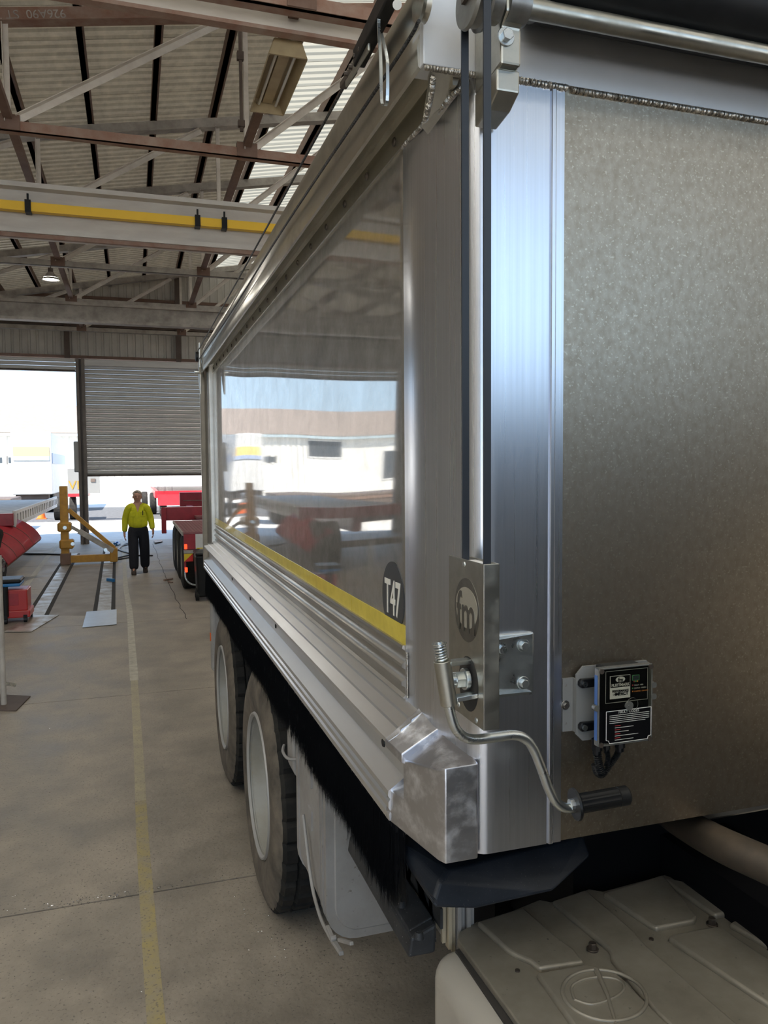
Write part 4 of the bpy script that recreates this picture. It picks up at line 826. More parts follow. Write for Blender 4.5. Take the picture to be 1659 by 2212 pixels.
# ---- rail, hood and parts under the corner
rl = MB().hexa([(0.545, 1.545, 0.985), (0.61, 1.545, 0.985), (0.61, 2.05, 0.985), (0.545, 2.05, 0.985), (0.552, 1.545, 1.028), (0.612, 1.545, 1.05), (0.612, 2.05, 1.05), (0.552, 2.05, 1.028)]).build('side_guard_rail', 'rail_black', TK, bevel=0.006)
MB().hexa([(0.556, 1.57, 1.026), (0.612, 1.57, 1.046), (0.612, 1.83, 1.046), (0.556, 1.83, 1.026), (0.556, 1.57, 1.032), (0.612, 1.57, 1.053), (0.612, 1.83, 1.053), (0.556, 1.83, 1.032)]).build('rail_plate', 'rail_black', rl, bevel=0.003)
for px, py in ((868, 1950), (905, 2018)):
    p = at(px, py, Z=1.046); MB().cyl((p.x, p.y, 1.038), (p.x, p.y, 1.052), 0.011, 20, 0.008).build('rail_bolt', 'rail_black', rl, smooth=40)
bt = MB().box((0.632, 1.56, 1.0), (0.705, 1.98, 1.255)).build('battery_box', 'body_beige', TK, bevel=0.01)
gr = MB()
for a, b in (((880, 1830), (938, 1995)), ((874, 1838), (885, 1925)), ((893, 1850), (880, 1925)), ((905, 1870), (912, 1960)), ((920, 1900), (908, 1950)), ((932, 1930), (936, 2030))):
    gr.bar(at(*a, X=0.622), at(*b, X=0.622), 0.022, 0.006, (1, 0, 0))
gr.box((0.619, 1.54, 1.04), (0.625, 1.95, 1.085)).build('guard_bracket', 'rail_black', TK)
for k in range(7):
    x = lerp(0.632, 0.70, k/6); MB().box((x-0.0045, 1.55-0.008*(k % 2), 1.0-0.012*k), (x+0.004, 1.56, 1.255)).build('cable_strip', 'cable_beige' if k < 3 else 'tank_grey', bt)
hp = [at(862, 1816, X=0.528), at(866, 1852, X=0.528), at(875, 1800, X=0.55), at(935, 1948, Y=1.372), at(940, 1962, Y=1.372), at(1030, 1964, Y=1.36), at(1195, 1926, Y=1.365), at(948, 1905, Y=1.385), at(968, 1880, Y=1.40), at(1075, 1880, Y=1.40), at(1190, 1830, Y=1.5), at(1260, 1805, Y=1.45), at(1275, 1850, Y=1.42), at(930, 1800, Y=1.7), at(1200, 1780, Y=1.7)]
for p in hp: p.z = min(p.z, 1.262)
bm = bmesh.new()
for p in hp: bm.verts.new(p-WL[TK.name])
bmesh.ops.convex_hull(bm, input=bm.verts); 
for v in [v for v in bm.verts if not v.link_faces]: bm.verts.remove(v)
me = bpy.data.meshes.new('plastic_hood'); bm.to_mesh(me); bm.free(); me.materials.append(M['cover_plastic'])
ho = bpy.data.objects.new('plastic_hood', me); COL.objects.link(ho); ho.parent = TK; WL[ho.name] = WL[TK.name]
bv = ho.modifiers.new('bevel', 'BEVEL'); bv.width = 0.010; bv.segments = 3; bv.limit_method = 'ANGLE'; bv.angle_limit = R(12)
MB().cyl(at(860, 1830, X=0.54), at(862, 1868, X=0.54), 0.008, 12).build('hood_fastener', 'zinc', ho)
# ---- stamped cover at the bottom right
ZC = 1.03
def cv(px, py, z=ZC): q = at(px, py, Z=ZC); return (q.x, q.y, z)
out = [(988, 2030), (992, 2012), (1030, 1990), (1045, 1992), (1165, 1943), (1190, 1948), (1272, 1920), (1302, 1925), (1435, 1889), (1480, 1905), (1640, 1937), (1800, 2010), (1900, 2400), (1250, 2400), (1100, 2182)]
def pad(pts, z0, z1, nm, matn, parent, bev=0.004):
    P_ = [cv(*q)[:2] for q in pts]; return MB().prism(P_, lambda x, y: (x, y, z0), lambda x, y: (x, y, z1)).build(nm, matn, parent, bevel=bev, seg=3, smooth=40)
co = pad(out, ZC-0.016, ZC, 'stamped_cover', 'cover_beige', TK, 0.003)
pads = [[(1030, 2000), (1130, 1968), (1200, 2030), (1240, 2060), (1262, 2088), (1165, 2102), (1145, 2085), (1110, 2070), (1095, 2060)],
        [(1192, 1955), (1265, 1930), (1370, 2020), (1395, 2050), (1670, 2290), (1560, 2330), (1420, 2200), (1320, 2080), (1318, 2062), (1290, 2038)],
        [(1302, 1938), (1432, 1897), (1506, 1988), (1500, 1998), (1418, 2014), (1402, 2006)],
        [(1430, 1905), (1445, 1906), (1640, 1945), (1680, 1975), (1640, 1958), (1600, 1965), (1590, 1978), (1545, 1986), (1535, 1980)],
        [(1442, 2034), (1458, 2026), (1545, 2010), (1562, 2014), (1760, 2150), (1690, 2200)],
        [(1574, 2004), (1585, 1998), (1640, 1990), (1760, 2060), (1740, 2100)],
        [(1158, 2112), (1262, 2092), (1330, 2108), (1520, 2300), (1290, 2300)]]
for k, P_ in enumerate(pads): pad(P_, ZC-0.004, ZC+0.011, 'raised_panel', 'cover_beige', co, 0.006)
for px, py, r in ((1280, 2052, 0.0085), (1538, 1998, 0.0085)):
    x, y, _ = cv(px, py); hexbolt((x, y, ZC), (0, 0, 1), r, 0.016, co, 'bolt_dark')
for px, py in ((1118, 2098), (1407, 2030), (1630, 1978)):
    x, y, _ = cv(px, py); MB().cyl((x, y, ZC), (x, y, ZC+0.003), 0.005, 12).build('small_screw', 'bolt_dark', co)
ex, ey, _ = cv(1305, 2160); em = []
for i in range(41): a = 2*math.pi*i/40; em.append((ex+0.080*math.cos(a), ey+0.072*math.sin(a), ZC+0.011))
MB().tube(em, 0.004, 8, caps=False).build('embossed_ring', 'cover_beige', co, smooth=60)
MB().tube(smoothpath([(ex-0.062, ey+0.004, ZC+0.011), (ex-0.045, ey+0.040, ZC+0.011), (ex, ey+0.05, ZC+0.011), (ex+0.045, ey+0.034, ZC+0.011), (ex+0.05, ey+0.008, ZC+0.011), (ex+0.02, ey-0.012, ZC+0.011), (ex-0.035, ey-0.018, ZC+0.011), (ex-0.062, ey+0.004, ZC+0.011)], 8), 0.003, 8).build('embossed_loop', 'cover_beige', co, smooth=60)
MB().tube([(ex-0.030, ey-0.085, ZC+0.011), (ex+0.004, ey-0.005, ZC+0.012), (ex+0.026, ey+0.066, ZC+0.012)], 0.004, 8, [0.0025, 0.004, 0.006]).build('embossed_stroke', 'cover_beige', co, smooth=60)
MB().box((0.588, 0.6, 0.45), (1.55, 1.54, 1.010)).build('exhaust_box', 'body_beige', TK, bevel=0.055, seg=6, smooth=40)
MB().box((0.637, 0.7, 1.0), (1.5, 1.50, 1.0145)).build('shadow_gap', 'groove', TK)  # dark slab puts the shade between cover and box into colour
MB().tube(smoothpath([at(1850, 1970, Y=1.05), at(1680, 1880, Y=1.18), at(1560, 1825, Y=1.3), at(1470, 1775, Y=1.50), at(1430, 1745, Y=1.7)], 8), 0.036, 24).build('exhaust_pipe', 'exhaust', TK, smooth=60)
MB().box((1.25, 1.5, 1.2), (1.9, 1.9, 1.27)).build('hinge_block', 'dull_alu', TK, bevel=0.006)

# ================================================================== THINGS IN THE SHED
# ---- yellow post jack
Yj = 18.2
yj = thing('post_jack', 'yellow steel post jack with slanting struts standing across the floor tracks', 'jack', (-1.0, Yj, 0))
P0 = at(140, 1218, Y=Yj); xa, xb_ = at(131, 1130, Y=Yj).x, at(148, 1130, Y=Yj).x; ztop = at(140, 1050, Y=Yj).z
MB().box((xa, Yj-0.11, 0), (xb_, Yj+0.11, ztop)).build('mast', 'yellow_steel', yj, bevel=0.01)
MB().box((xa-0.06, Yj-0.16, at(140, 1148, Y=Yj).z), (xb_+0.06, Yj+0.16, at(140, 1128, Y=Yj).z)).build('mast_collar', 'yellow_steel', yj, bevel=0.03, seg=1)
MB().box((xa-0.03, Yj-0.15, at(140, 1185, Y=Yj).z), (xb_+0.10, Yj+0.15, at(140, 1165, Y=Yj).z)).build('mast_collar', 'yellow_steel', yj, bevel=0.03, seg=1)
MB().box((xa-0.02, Yj-0.14, 0.012), (xb_+0.03, Yj+0.12, 0.26)).build('mast_foot', 'steel_brown', yj, bevel=0.01)
xe = at(248, 1200, Y=Yj).x
MB().box((xb_, Yj-0.09, 0.05), (xe, Yj+0.09, at(200, 1198, Y=Yj).z)).build('base_beam', 'yellow_steel', yj, bevel=0.008)
MB().bar(at(148, 1101, Y=Yj), at(247, 1184, Y=Yj), 0.10, 0.09).build('upper_strut', 'yellow_steel', yj, bevel=0.006)
MB().bar(at(150, 1136, Y=Yj-0.1), at(172, 1148, Y=Yj-0.1), 0.05, 0.07).bar(at(170, 1147, Y=Yj-0.1), at(245, 1190, Y=Yj-0.1), 0.08, 0.11).build('lower_strut', 'steel_grey', yj, bevel=0.006)
MB().box((xe-0.10, Yj-0.13, 0.03), (xe+0.06, Yj+0.13, at(248, 1183, Y=Yj).z)).build('end_bracket', 'yellow_steel', yj, bevel=0.02)
for px, py in ((157, 1175), (140, 1140), (228, 1188)): MB().cyl(at(px, py, Y=Yj-0.17), at(px, py, Y=Yj-0.13), 0.04, 12).build('pivot_bolt', 'zinc', yj)
# ---- hoses on the floor
def hose(pts, r, m, lab):
    o = MB().tube(smoothpath([at(*q, Z=r) for q in pts], 8), r, 8).build('hose', m, smooth=60); tag(o, lab, 'hose', 'hoses on the floor')
hose([(250, 1192), (268, 1176), (290, 1173), (262, 1180), (258, 1188), (276, 1194), (285, 1197), (262, 1203), (250, 1206)], 0.018, 'belt', 'dark hose looping on the floor beside the yellow post jack')
hose([(0, 1188), (50, 1196), (95, 1197), (135, 1198)], 0.02, 'belt', 'dark hose lying behind the yellow post jack towards the red trailer')
hose([(252, 1209), (275, 1205), (300, 1200), (330, 1200)], 0.015, 'belt', 'thin dark hose running towards the walking man')
hose([(247, 1174), (253, 1171), (258, 1174), (252, 1177)], 0.03, 'hose_blue', 'short bright blue hose coil by the yellow post jack')
o = MB().hexa([at(334, 1172, Z=0.002), at(352, 1170, Z=0.002), at(348, 1166, Z=0.002), at(332, 1168, Z=0.002), at(334, 1172, Z=0.05), at(350, 1170, Z=0.03), at(347, 1166, Z=0.03), at(332, 1168, Z=0.05)]).build('rag', 'black_plastic', bevel=0.01); tag(o, 'black rag on the floor behind the walking man', 'rag')
o = MB().bar(at(232, 1252, Z=0.03), at(246, 1254, Z=0.03), 0.05, 0.06).build('clamp', 'hose_blue', bevel=0.008); tag(o, 'small blue clamp lying on the right floor track', 'clamp')
o = MB().bar(at(355, 1253, Z=0.012), at(372, 1250, Z=0.012), 0.05, 0.02).bar(at(364, 1256, Z=0.012), at(372, 1258, Z=0.012), 0.04, 0.02).build('scrap_metal', 'steel_rust', bevel=0.003); tag(o, 'small rusty scrap on the floor beside the red trailer wheels', 'scrap')
# ---- rolling tool stool
ts = thing('tool_stool', 'red rolling tool stool with a dark padded seat at the left edge', 'stool', (-1.57, 11.6, 0))
MB().box((-1.80, 11.45, 0.16), (-1.39, 11.85, 0.45)).build('drawer_box', 'red_box', ts, bevel=0.015)
MB().box((-1.72, 11.445, 0.24), (-1.50, 11.452, 0.40)).build('side_recess', 'red_paint', ts, bevel=0.004)
MB().box((-1.78, 11.43, 0.07), (-1.36, 11.88, 0.17)).build('base_tray', 'red_box', ts, bevel=0.015)
MB().box((-1.86, 11.40, 0.50), (-1.47, 11.80, 0.545)).build('seat_shell', 'hose_blue', ts, bevel=0.015); MB().box((-1.87, 11.39, 0.545), (-1.46, 11.81, 0.60)).build('seat_pad', 'black_plastic', ts, bevel=0.02)
MB().cyl((-1.66, 11.42, 0.10), (-1.66, 11.42, 0.50), 0.04, 14).build('seat_leg', 'black_plastic', ts, smooth=40)
for x, y in ((-1.66, 11.40), (-1.42, 11.45), (-1.75, 11.85), (-1.40, 11.85)): MB().cyl((x-0.02, y, 0.045), (x+0.02, y, 0.045), 0.045, 16).box((x-0.025, y-0.03, 0.06), (x+0.025, y+0.03, 0.11)).build('caster', 'black_plastic', ts)
# ---- stand at the left edge
st = thing('axle_stand', 'grey steel post on a flat base plate, cut by the left edge', 'stand', (-1.13, 7.4, 0))
MB().cyl((-1.118, 7.42, 0.012), (-1.118, 7.42, 1.32), 0.024, 20).build('post', 'steel_grey', st, smooth=40)
q = [at(*p, Z=0) for p in ((-70, 1535), (35, 1537), (66, 1506), (-40, 1500))]
MB().prism([(p.x, p.y) for p in q], lambda x, y: (x, y, 0.0), lambda x, y: (x, y, 0.012)).build('base_plate', 'steel_dark', st)
MB().bar((-1.11, 7.42, 0.20), at(32, 1480, Y=7.5), 0.025, 0.03).build('side_strut', 'zinc', st)
# ---- black wheelie bin
bn = thing('wheelie_bin', 'black wheelie bin standing behind the tipper body and the red trailer', 'bin', (1.12, 12.5, 0))
MB().hexa([(0.93, 12.35, 0.06), (1.35, 12.35, 0.06), (1.35, 12.75, 0.06), (0.93, 12.75, 0.06), (0.90, 12.30, 0.72), (1.40, 12.30, 0.72), (1.40, 12.80, 0.72), (0.90, 12.80, 0.72)]).build('bin_body', 'black_plastic', bn, bevel=0.03)
MB().box((0.90, 12.28, 0.72), (1.42, 12.84, 0.76)).build('bin_lid', 'black_plastic', bn, bevel=0.012)
MB().cyl((0.92, 12.27, 0.745), (1.40, 12.27, 0.745), 0.015, 10).build('bin_handle', 'black_plastic', bn)
MB().cyl((0.90, 12.45, 0.10), (0.95, 12.45, 0.10), 0.10, 24).cyl((0.89, 12.45, 0.10), (0.955, 12.45, 0.10), 0.05, 16).build('bin_wheel', 'tread', bn)
MB().cyl((1.36, 12.45, 0.10), (1.41, 12.45, 0.10), 0.10, 24).build('bin_wheel', 'tread', bn)
# ---- red skeletal trailer on the right
rt_ = thing('skeletal_trailer', 'red skeletal trailer with a short checker plate deck behind the tipper', 'trailer', (1.9, 17, 0))
Yr = 13.0
MB().box((0.76, Yr+0.02, 1.00), (3.1, 16.1, 1.034)).build('checker_deck', 'red_deck', rt_, bevel=0.004)
rw = MB()
for k in range(17): rw.box((0.80+k*0.055, Yr+0.03, 1.034), (0.815+k*0.055, 16.0, 1.040))
rw.build('deck_ribs', 'red_deck', rt_, kind='stuff')
MB().box((0.745, Yr, 0.98), (0.765, 16.1, 1.036)).build('deck_edge', 'steel_grey', rt_)
MB().box((0.77, Yr, 0.755), (0.955, Yr+0.04, 1.0)).build('tail_panel', 'red_paint', rt_)
MB().box((0.955, Yr, 0.76), (2.9, Yr+0.04, 1.0)).build('tail_panel', 'white_paint', rt_)
MB().box((0.97, Yr-0.004, 0.76), (1.6, Yr, 0.775)).build('warning_strip', 'marker_yellow', rt_)
MB().box((0.765, Yr-0.03, 0.69), (3.0, Yr+0.06, 0.745)).build('bumper', 'steel_grey', rt_, bevel=0.008)
z0_, z1_ = at(400, 1213, Y=Yr).z, at(400, 1196, Y=Yr).z
MB().add([(0.77, Yr-0.01, z0_), (0.77, Yr-0.01, z1_), (0.91, Yr-0.01, z1_)], [(0, 2, 1)]).build('marker_board_yellow', 'marker_yellow', rt_, solid=0.006)
MB().add([(0.77, Yr-0.01, z0_), (0.91, Yr-0.01, z1_), (0.91, Yr-0.01, z0_)], [(0, 2, 1)]).build('marker_board_red', 'marker_red', rt_, solid=0.006)
for py in (1181, 1231):
    z = at(398, py, Y=Yr).z; MB().box((0.775, Yr-0.02, z-0.04), (0.82, Yr+0.0, z+0.04)).build('tail_lamp', 'lamp_red', rt_, bevel=0.006)
MB().box((0.768, Yr+0.0, 0.30), (0.80, Yr+0.06, 0.70)).build('mudflap_frame', 'red_paint', rt_)
MB().tube(smoothpath([(0.78, Yr, 0.42), (0.79, Yr-0.02, 0.28), (0.9, Yr-0.03, 0.18), (1.2, Yr-0.03, 0.16)], 6), 0.015, 8).build('guard_bar', 'zinc', rt_, smooth=60)
def simple_wheel(parent, x, y, r, w_, side=-1, rim='rim_cream'):
    hub = MB().lathe([(0.02, 0.0), (0.0, 0.05), (0.05, 0.1), (0.07, r*.5), (0.0, r*.6)], (x, y, r), (-side, 0, 0), 32).build('wheel', rim, parent, smooth=40)
    MB().lathe([(0.0, r*.58), (-0.012, r*.78), (0.015, r*.96), (0.04, r), (w_-0.04, r), (w_, r*.93), (w_, r*.58)], (x, y, r), (-side, 0, 0), 48).build('tyre', 'tread', hub, smooth=35); return hub
for y in (13.85, 15.1, 16.35): simple_wheel(rt_, 0.775, y, 0.485, 0.28); simple_wheel(rt_, 3.1, y, 0.485, 0.28, 1)
for x in (1.5, 2.25): MB().box((x, 13.2, 0.7), (x+0.15, 27, 1.0)).build('main_beam', 'red_paint', rt_)
q0, q1 = at(348, 1090, Y=17.5), at(432, 1118, Y=17.5)
MB().box((q0.x, 17.5, q1.z-0.05), (3.4, 17.7, at(360, 1096, Y=17.5).z)).build('cross_member', 'red_paint', rt_, bevel=0.01)
MB().box((q0.x, 17.45, at(360, 1152, Y=17.5).z), (q0.x+0.10, 17.7, at(360, 1096, Y=17.5).z)).build('outrigger', 'red_paint', rt_, bevel=0.01)
MB().box((q0.x+0.05, 19.6, at(360, 1110, Y=19.6).z), (3.3, 19.8, at(360, 1101, Y=19.6).z)).build('cross_member', 'red_paint', rt_)
MB().bar(at(393, 1096, Y=22), at(434, 1118, Y=17), 0.18, 0.05).build('tie_plate', 'red_deck', rt_)
q = at(388, 1064, Y=24); MB().box((q.x, 24, 0.75), (3.6, 24.15, q.z)).build('headboard', 'red_paint', rt_, bevel=0.01)
MB().box((q.x+0.1, 23.98, 1.12), (3.5, 24.0, 1.14)).build('headboard_trim', 'steel_rust', rt_)
# ---- red trailer at the left edge
lt = thing('flat_trailer', 'red flat deck trailer with a pale slotted side rail at the left edge', 'trailer', (-3.2, 19, 0))
xr_ = -2.13
MB().box((-4.6, 16.0, 1.14), (xr_, 24.5, 1.22)).build('deck', 'steel_grey', lt, bevel=0.006)
MB().box((-4.6, 15.9, 1.03), (xr_, 16.0, 1.26)).build('end_beam', 'red_paint', lt, bevel=0.008)
MB().box((xr_-0.02, 16.0, 1.24), (xr_+0.03, 24.5, 1.30)).build('rail_cap', 'white_paint', lt); MB().box((xr_-0.02, 16.0, 1.0), (xr_+0.03, 24.5, 1.08)).build('rail_foot', 'white_paint', lt)
for k in range(22): MB().box((xr_-0.02, 16.0+k*0.4, 1.08), (xr_+0.03, 16.18+k*0.4, 1.24)).build('rail_web', 'white_paint', lt)
MB().box((xr_-0.05, 16.0, 1.08), (xr_-0.03, 24.5, 1.24)).build('inner_web', 'red_paint', lt)
MB().box((-3.6, 16.2, 0.7), (-3.4, 24.5, 1.14)).build('main_beam', 'red_paint', lt)
for y in (15.6,): simple_wheel(lt, -2.27, y, 0.5, 0.26, 1, 'zinc'); simple_wheel(lt, -2.6, y, 0.5, 0.26, 1, 'zinc')
MB().cyl((-4.4, 15.6, 0.5), (-2.5, 15.6, 0.5), 0.07, 12).build('axle', 'steel_dark', lt)
pr = smoothpath([at(*q, Y=16.3) for q in ((20, 1119), (48, 1126), (68, 1138), (81, 1150), (89, 1163))], 4)
sh0 = at(18, 1221, Y=15.1)-at(89, 1163, Y=16.3)
N = len(pr)-1; vs = [p+sh0*(j/4) for p in pr for j in range(5)]
md = MB().add(vs, [(i*5+j, i*5+j+1, (i+1)*5+j+1, (i+1)*5+j) for i in range(N) for j in range(4)]).build('mudguard', 'red_paint', lt, smooth=50, solid=0.02)
for j in (1, 2, 3): MB().tube([vs[i*5+j]+Vector((0, -0.01, 0.01)) for i in range(N+1)], 0.007, 6).build('mudguard_seam', 'steel_dark', md)
MB().bar(pr[-1]+Vector((-0.02, 0, -0.01)), pr[-1]+sh0+Vector((-0.02, 0, -0.01)), 0.03, 0.03).build('mudguard_edge', 'steel_brown', md)
# ---- the walking man
PX, PY = 0.085, 16.25
pm = thing('person', 'man in a yellow long sleeved work shirt and dark trousers walking towards the camera', 'person', (PX, PY, 0))
def skin(name, pts, edges, root, material, parent, sub=2):
    me = bpy.data.meshes.new(name); me.from_pydata([p[:3] for p in pts], edges, []); ob = bpy.data.objects.new(name, me); COL.objects.link(ob); ob.parent = parent
    ob.modifiers.new('skin', 'SKIN')
    if not me.skin_vertices: 
        bpy.context.view_layer.objects.active = ob
    sv = me.skin_vertices[0].data if me.skin_vertices else None
    if sv is None:
        bpy.context.view_layer.update(); sv = me.skin_vertices[0].data
    for i, p in enumerate(pts): sv[i].radius = (p[3], p[4] if len(p) > 4 else p[3]); sv[i].use_root = (i == root)
    ss = ob.modifiers.new('sub', 'SUBSURF'); ss.levels = sub; ss.render_levels = sub
    me.materials.append(M[material]); 
    WL[ob.name] = WL[parent.name]; return ob
s = 1.66/1.75
# joints in local coords, facing -Y; +X is image right (his left hand side)
J = {'pel': (0, 0, .93), 'wst': (0, 0, 1.06), 'chs': (0, 0, 1.27), 'nkb': (0, .0, 1.43), 'nk': (0, -.015, 1.50), 'hd': (0, -.03, 1.60), 'ht': (0, -.02, 1.70),
     'hL': (.10, 0, .90), 'kL': (.12, -.02, .50), 'aL': (.125, .16, .13), 'tL': (.14, .02, .05), 'hR': (-.10, 0, .90), 'kR': (-.10, -.10, .49), 'aR': (-.10, -.16, .10), 'tR': (-.115, -.33, .045),
     'sL': (.19, 0, 1.39), 'eL': (.275, .04, 1.13), 'wL': (.30, -.06, .90), 'sR': (-.19, 0, 1.39), 'eR': (-.265, .06, 1.13), 'wR': (-.275, .02, .86)}
Q = lambda k: Vector(J[k])*s
def mk(keys, rad): return [(*(Q(k)), rad[k][0]*s, rad[k][1]*s) for k in keys]
rad = {'pel': (.15, .11), 'wst': (.155, .12), 'chs': (.165, .115), 'nkb': (.08, .06), 'nk': (.055, .055), 'hd': (.105, .12), 'ht': (.088, .10), 'hL': (.085, .09), 'kL': (.058, .06), 'aL': (.042, .042), 'tL': (.04, .028), 'hR': (.085, .09), 'kR': (.058, .06), 'aR': (.042, .042), 'tR': (.04, .028),
       'sL': (.06, .06), 'eL': (.043, .043), 'wL': (.028, .028), 'sR': (.06, .06), 'eR': (.043, .043), 'wR': (.028, .028)}
keys = list(J); ix = {k: i for i, k in enumerate(keys)}
E_ = [('pel', 'wst'), ('wst', 'chs'), ('chs', 'nkb'), ('nkb', 'nk'), ('nk', 'hd'), ('hd', 'ht'), ('pel', 'hL'), ('hL', 'kL'), ('kL', 'aL'), ('aL', 'tL'), ('pel', 'hR'), ('hR', 'kR'), ('kR', 'aR'), ('aR', 'tR'), ('nkb', 'sL'), ('sL', 'eL'), ('eL', 'wL'), ('nkb', 'sR'), ('sR', 'eR'), ('eR', 'wR')]
pts = mk(keys, rad); ed = [(ix[a], ix[b]) for a, b in E_]
# hands: palm + five fingers grown from the wrist
for sd_, wk in ((1, 'wL'), (-1, 'wR')):
    w0 = Q(wk); pts.append((*(w0+Vector((0, -.015, -.055))*s), .030*s, .020*s)); pi = len(pts)-1; ed.append((ix[wk], pi))
    for k, (dy, l) in enumerate(((-.030, .070), (-.012, .085), (.008, .080), (.026, .062))):
        a = w0+Vector((0, dy-.015, -.095))*s; b = a+Vector((-.010*sd_, -.012, -l*.55))*s; c = b+Vector((-.022*sd_, 0, -l*.35))*s
        i0 = len(pts); pts += [(*a, .010*s, .010*s), (*b, .009*s, .009*s), (*c, .007*s, .007*s)]; ed += [(pi, i0), (i0, i0+1), (i0+1, i0+2)]
    a = w0+Vector((-.012*sd_, -.052, -.055))*s; b = a+Vector((-.008*sd_, -.018, -.04))*s; i0 = len(pts); pts += [(*a, .011*s, .011*s), (*b, .008*s, .008*s)]; ed += [(pi, i0), (i0, i0+1)]
body = skin('body', pts, ed, ix['pel'], 'skin', pm)
hc = Q('hd')
face = MB().ball(PXV := Vector((PX, PY, 0))+hc+Vector((0, -.100, -.012)), .013, 8, 6, (1, 1.1, 1.6))
face.ball(PXV+Vector((0, .010, -.045)), .018, 8, 6, (1.3, .5, .35)); face.ball(PXV+Vector((-.086, .10, .005)), .022, 8, 6, (.45, .8, 1.3)); face.ball(PXV+Vector((.086, .10, .005)), .022, 8, 6, (.45, .8, 1.3))
face.build('face_features', 'skin', pm, smooth=60)
for sx_ in (-1, 1): MB().ball(PXV+Vector((.032*sx_, .015, .032)), .010, 8, 6, (1.2, .6, .7)).build('eye', 'groove', pm, smooth=60)
hr = MB()
for k in range(60):
    th = random.uniform(0, 6.28); ph = random.uniform(0.0, 1.25); v = Vector((.080*math.sin(ph)*math.cos(th), .095*math.sin(ph)*math.sin(th), .085*math.cos(ph)))
    if v.y < -.055 and v.z < .05: continue
    hr.ball(Vector((PX, PY, 0))+hc+Vector((0, .012, .028))+v, .024, 6, 4)
hr.build('hair', 'hair', pm, smooth=60)
shr = {'pelT': (0, 0, .92, .20, .165), 'wst': (0, 0, 1.05, .225, .19), 'chs': (0, 0, 1.27, .20, .165), 'nkb': (0, 0, 1.425, .10, .075), 'sL': (.18, 0, 1.375, .095, .095), 'eL': (.262, .04, 1.13, .074, .074), 'wL': (.29, -.052, .90, .058, .058), 'sR': (-.18, 0, 1.375, .095, .095), 'eR': (-.255, .06, 1.13, .074, .074), 'wR': (-.27, .022, .86, .058, .058)}
k_ = list(shr); i_ = {a: b for b, a in enumerate(k_)}
sh_ = skin('shirt', [tuple(c*s for c in shr[a]) for a in k_], [(i_[a], i_[b]) for a, b in (('pelT', 'wst'), ('wst', 'chs'), ('chs', 'nkb'), ('nkb', 'sL'), ('sL', 'eL'), ('eL', 'wL'), ('nkb', 'sR'), ('sR', 'eR'), ('eR', 'wR'))], 0, 'hivis', pm); sh_['label'] = 'bright yellow work shirt'
trs = {'wst': (0, 0, 1.06, .19, .15), 'pel': (0, 0, .93, .205, .165), 'hL': (.10, 0, .82, .125, .13), 'kL': (.12, -.01, .50, .108, .11), 'aL': (.125, .15, .08, .098, .10), 'hR': (-.10, 0, .82, .125, .13), 'kR': (-.10, -.09, .49, .108, .11), 'aR': (-.10, -.15, .07, .098, .10)}
k_ = list(trs); i_ = {a: b for b, a in enumerate(k_)}
skin('trousers', [tuple(c*s for c in trs[a]) for a in k_], [(i_[a], i_[b]) for a, b in (('wst', 'pel'), ('pel', 'hL'), ('hL', 'kL'), ('kL', 'aL'), ('pel', 'hR'), ('hR', 'kR'), ('kR', 'aR'))], 1, 'navy', pm)
for sx_, y0, z0 in ((.128, .06, .0), (-.108, -.25, .0)):
    b = MB(); c = Vector((PX+sx_*s, PY+y0*s, 0))
    b.hexa([c+Vector((-.05, -.13, .0)), c+Vector((.05, -.13, .0)), c+Vector((.05, .15, .0)), c+Vector((-.05, .15, .0)), c+Vector((-.042, -.10, .07)), c+Vector((.042, -.10, .07)), c+Vector((.045, .14, .14)), c+Vector((-.045, .14, .14))]).build('boot', 'boot', pm, bevel=0.025, seg=3, smooth=50)
for dx, z in ((-.10, 1.25), (.10, 1.25)): MB().box((PX+(dx-.055)*s, PY-.168*s, (z-.06)*s), (PX+(dx+.055)*s, PY-.14*s, (z+.05)*s)).build('chest_pocket', 'hivis', sh_, bevel=0.01)
MB().cyl((PX+.10*s, PY-.172*s, 1.22*s), (PX+.10*s, PY-.172*s, 1.32*s), .008, 8).build('pen', 'navy', sh_)
MB().add([(PX-.06*s, PY-.092*s, 1.47*s), (PX+.06*s, PY-.092*s, 1.47*s), (PX, PY-.165*s, 1.29*s)], [(0, 1, 2)]).build('open_collar', 'skin', sh_, solid=0.012)

# ================================================================== OUTSIDE
def building(lab, x0, x1, Y, eave, ridge, depth, wins):
    t_ = thing('warehouse', lab, 'building', ((x0+x1)/2, Y, 0))
    MB().box((x0, Y, 0), (x1, Y+depth, eave)).build('wall', 'wall_white', t_)
    MB().add([(x0-.5, Y-.25, eave-.02), (x1+.5, Y-.25, eave-.02), (x1+.5, Y+depth/2, ridge), (x0-.5, Y+depth/2, ridge)], [(0, 1, 2, 3)]).build('roof', 'roof_brown', t_, solid=0.1)
    MB().box((x0-.5, Y-.35, eave-.22), (x1+.5, Y-.2, eave-.02)).build('gutter', 'gutter_blue', t_)
    for (a, b, z0, z1) in wins:
        f = MB().box((a-.1, Y-.06, z0-.1), (b+.1, Y-.0, z1+.1)).build('window', 'white_paint', t_); MB().box((a, Y-.08, z0), (b, Y-.05, z1)).build('pane', 'glass_dark', f)
    return t_
wh = building('long white warehouse with a brown roof across the yard', -34, 30, 60, 4.7, 7.3, 18, [(-14.6, -12.2, 3.1, 4.3), (-19.5, -18, 1.2, 3.4), (-9.3, -8.6, 2.6, 3.0), (-8.2, -7.5, 2.6, 3.0), (-24, -22, 1.5, 3.4)])
rbs = None
for k in range(30): MB().box((-12+0.5*k, 59.94, 0.3), (-11.75+0.5*k, 60, 4.6)).build('wall_rib', 'wall_white', wh)
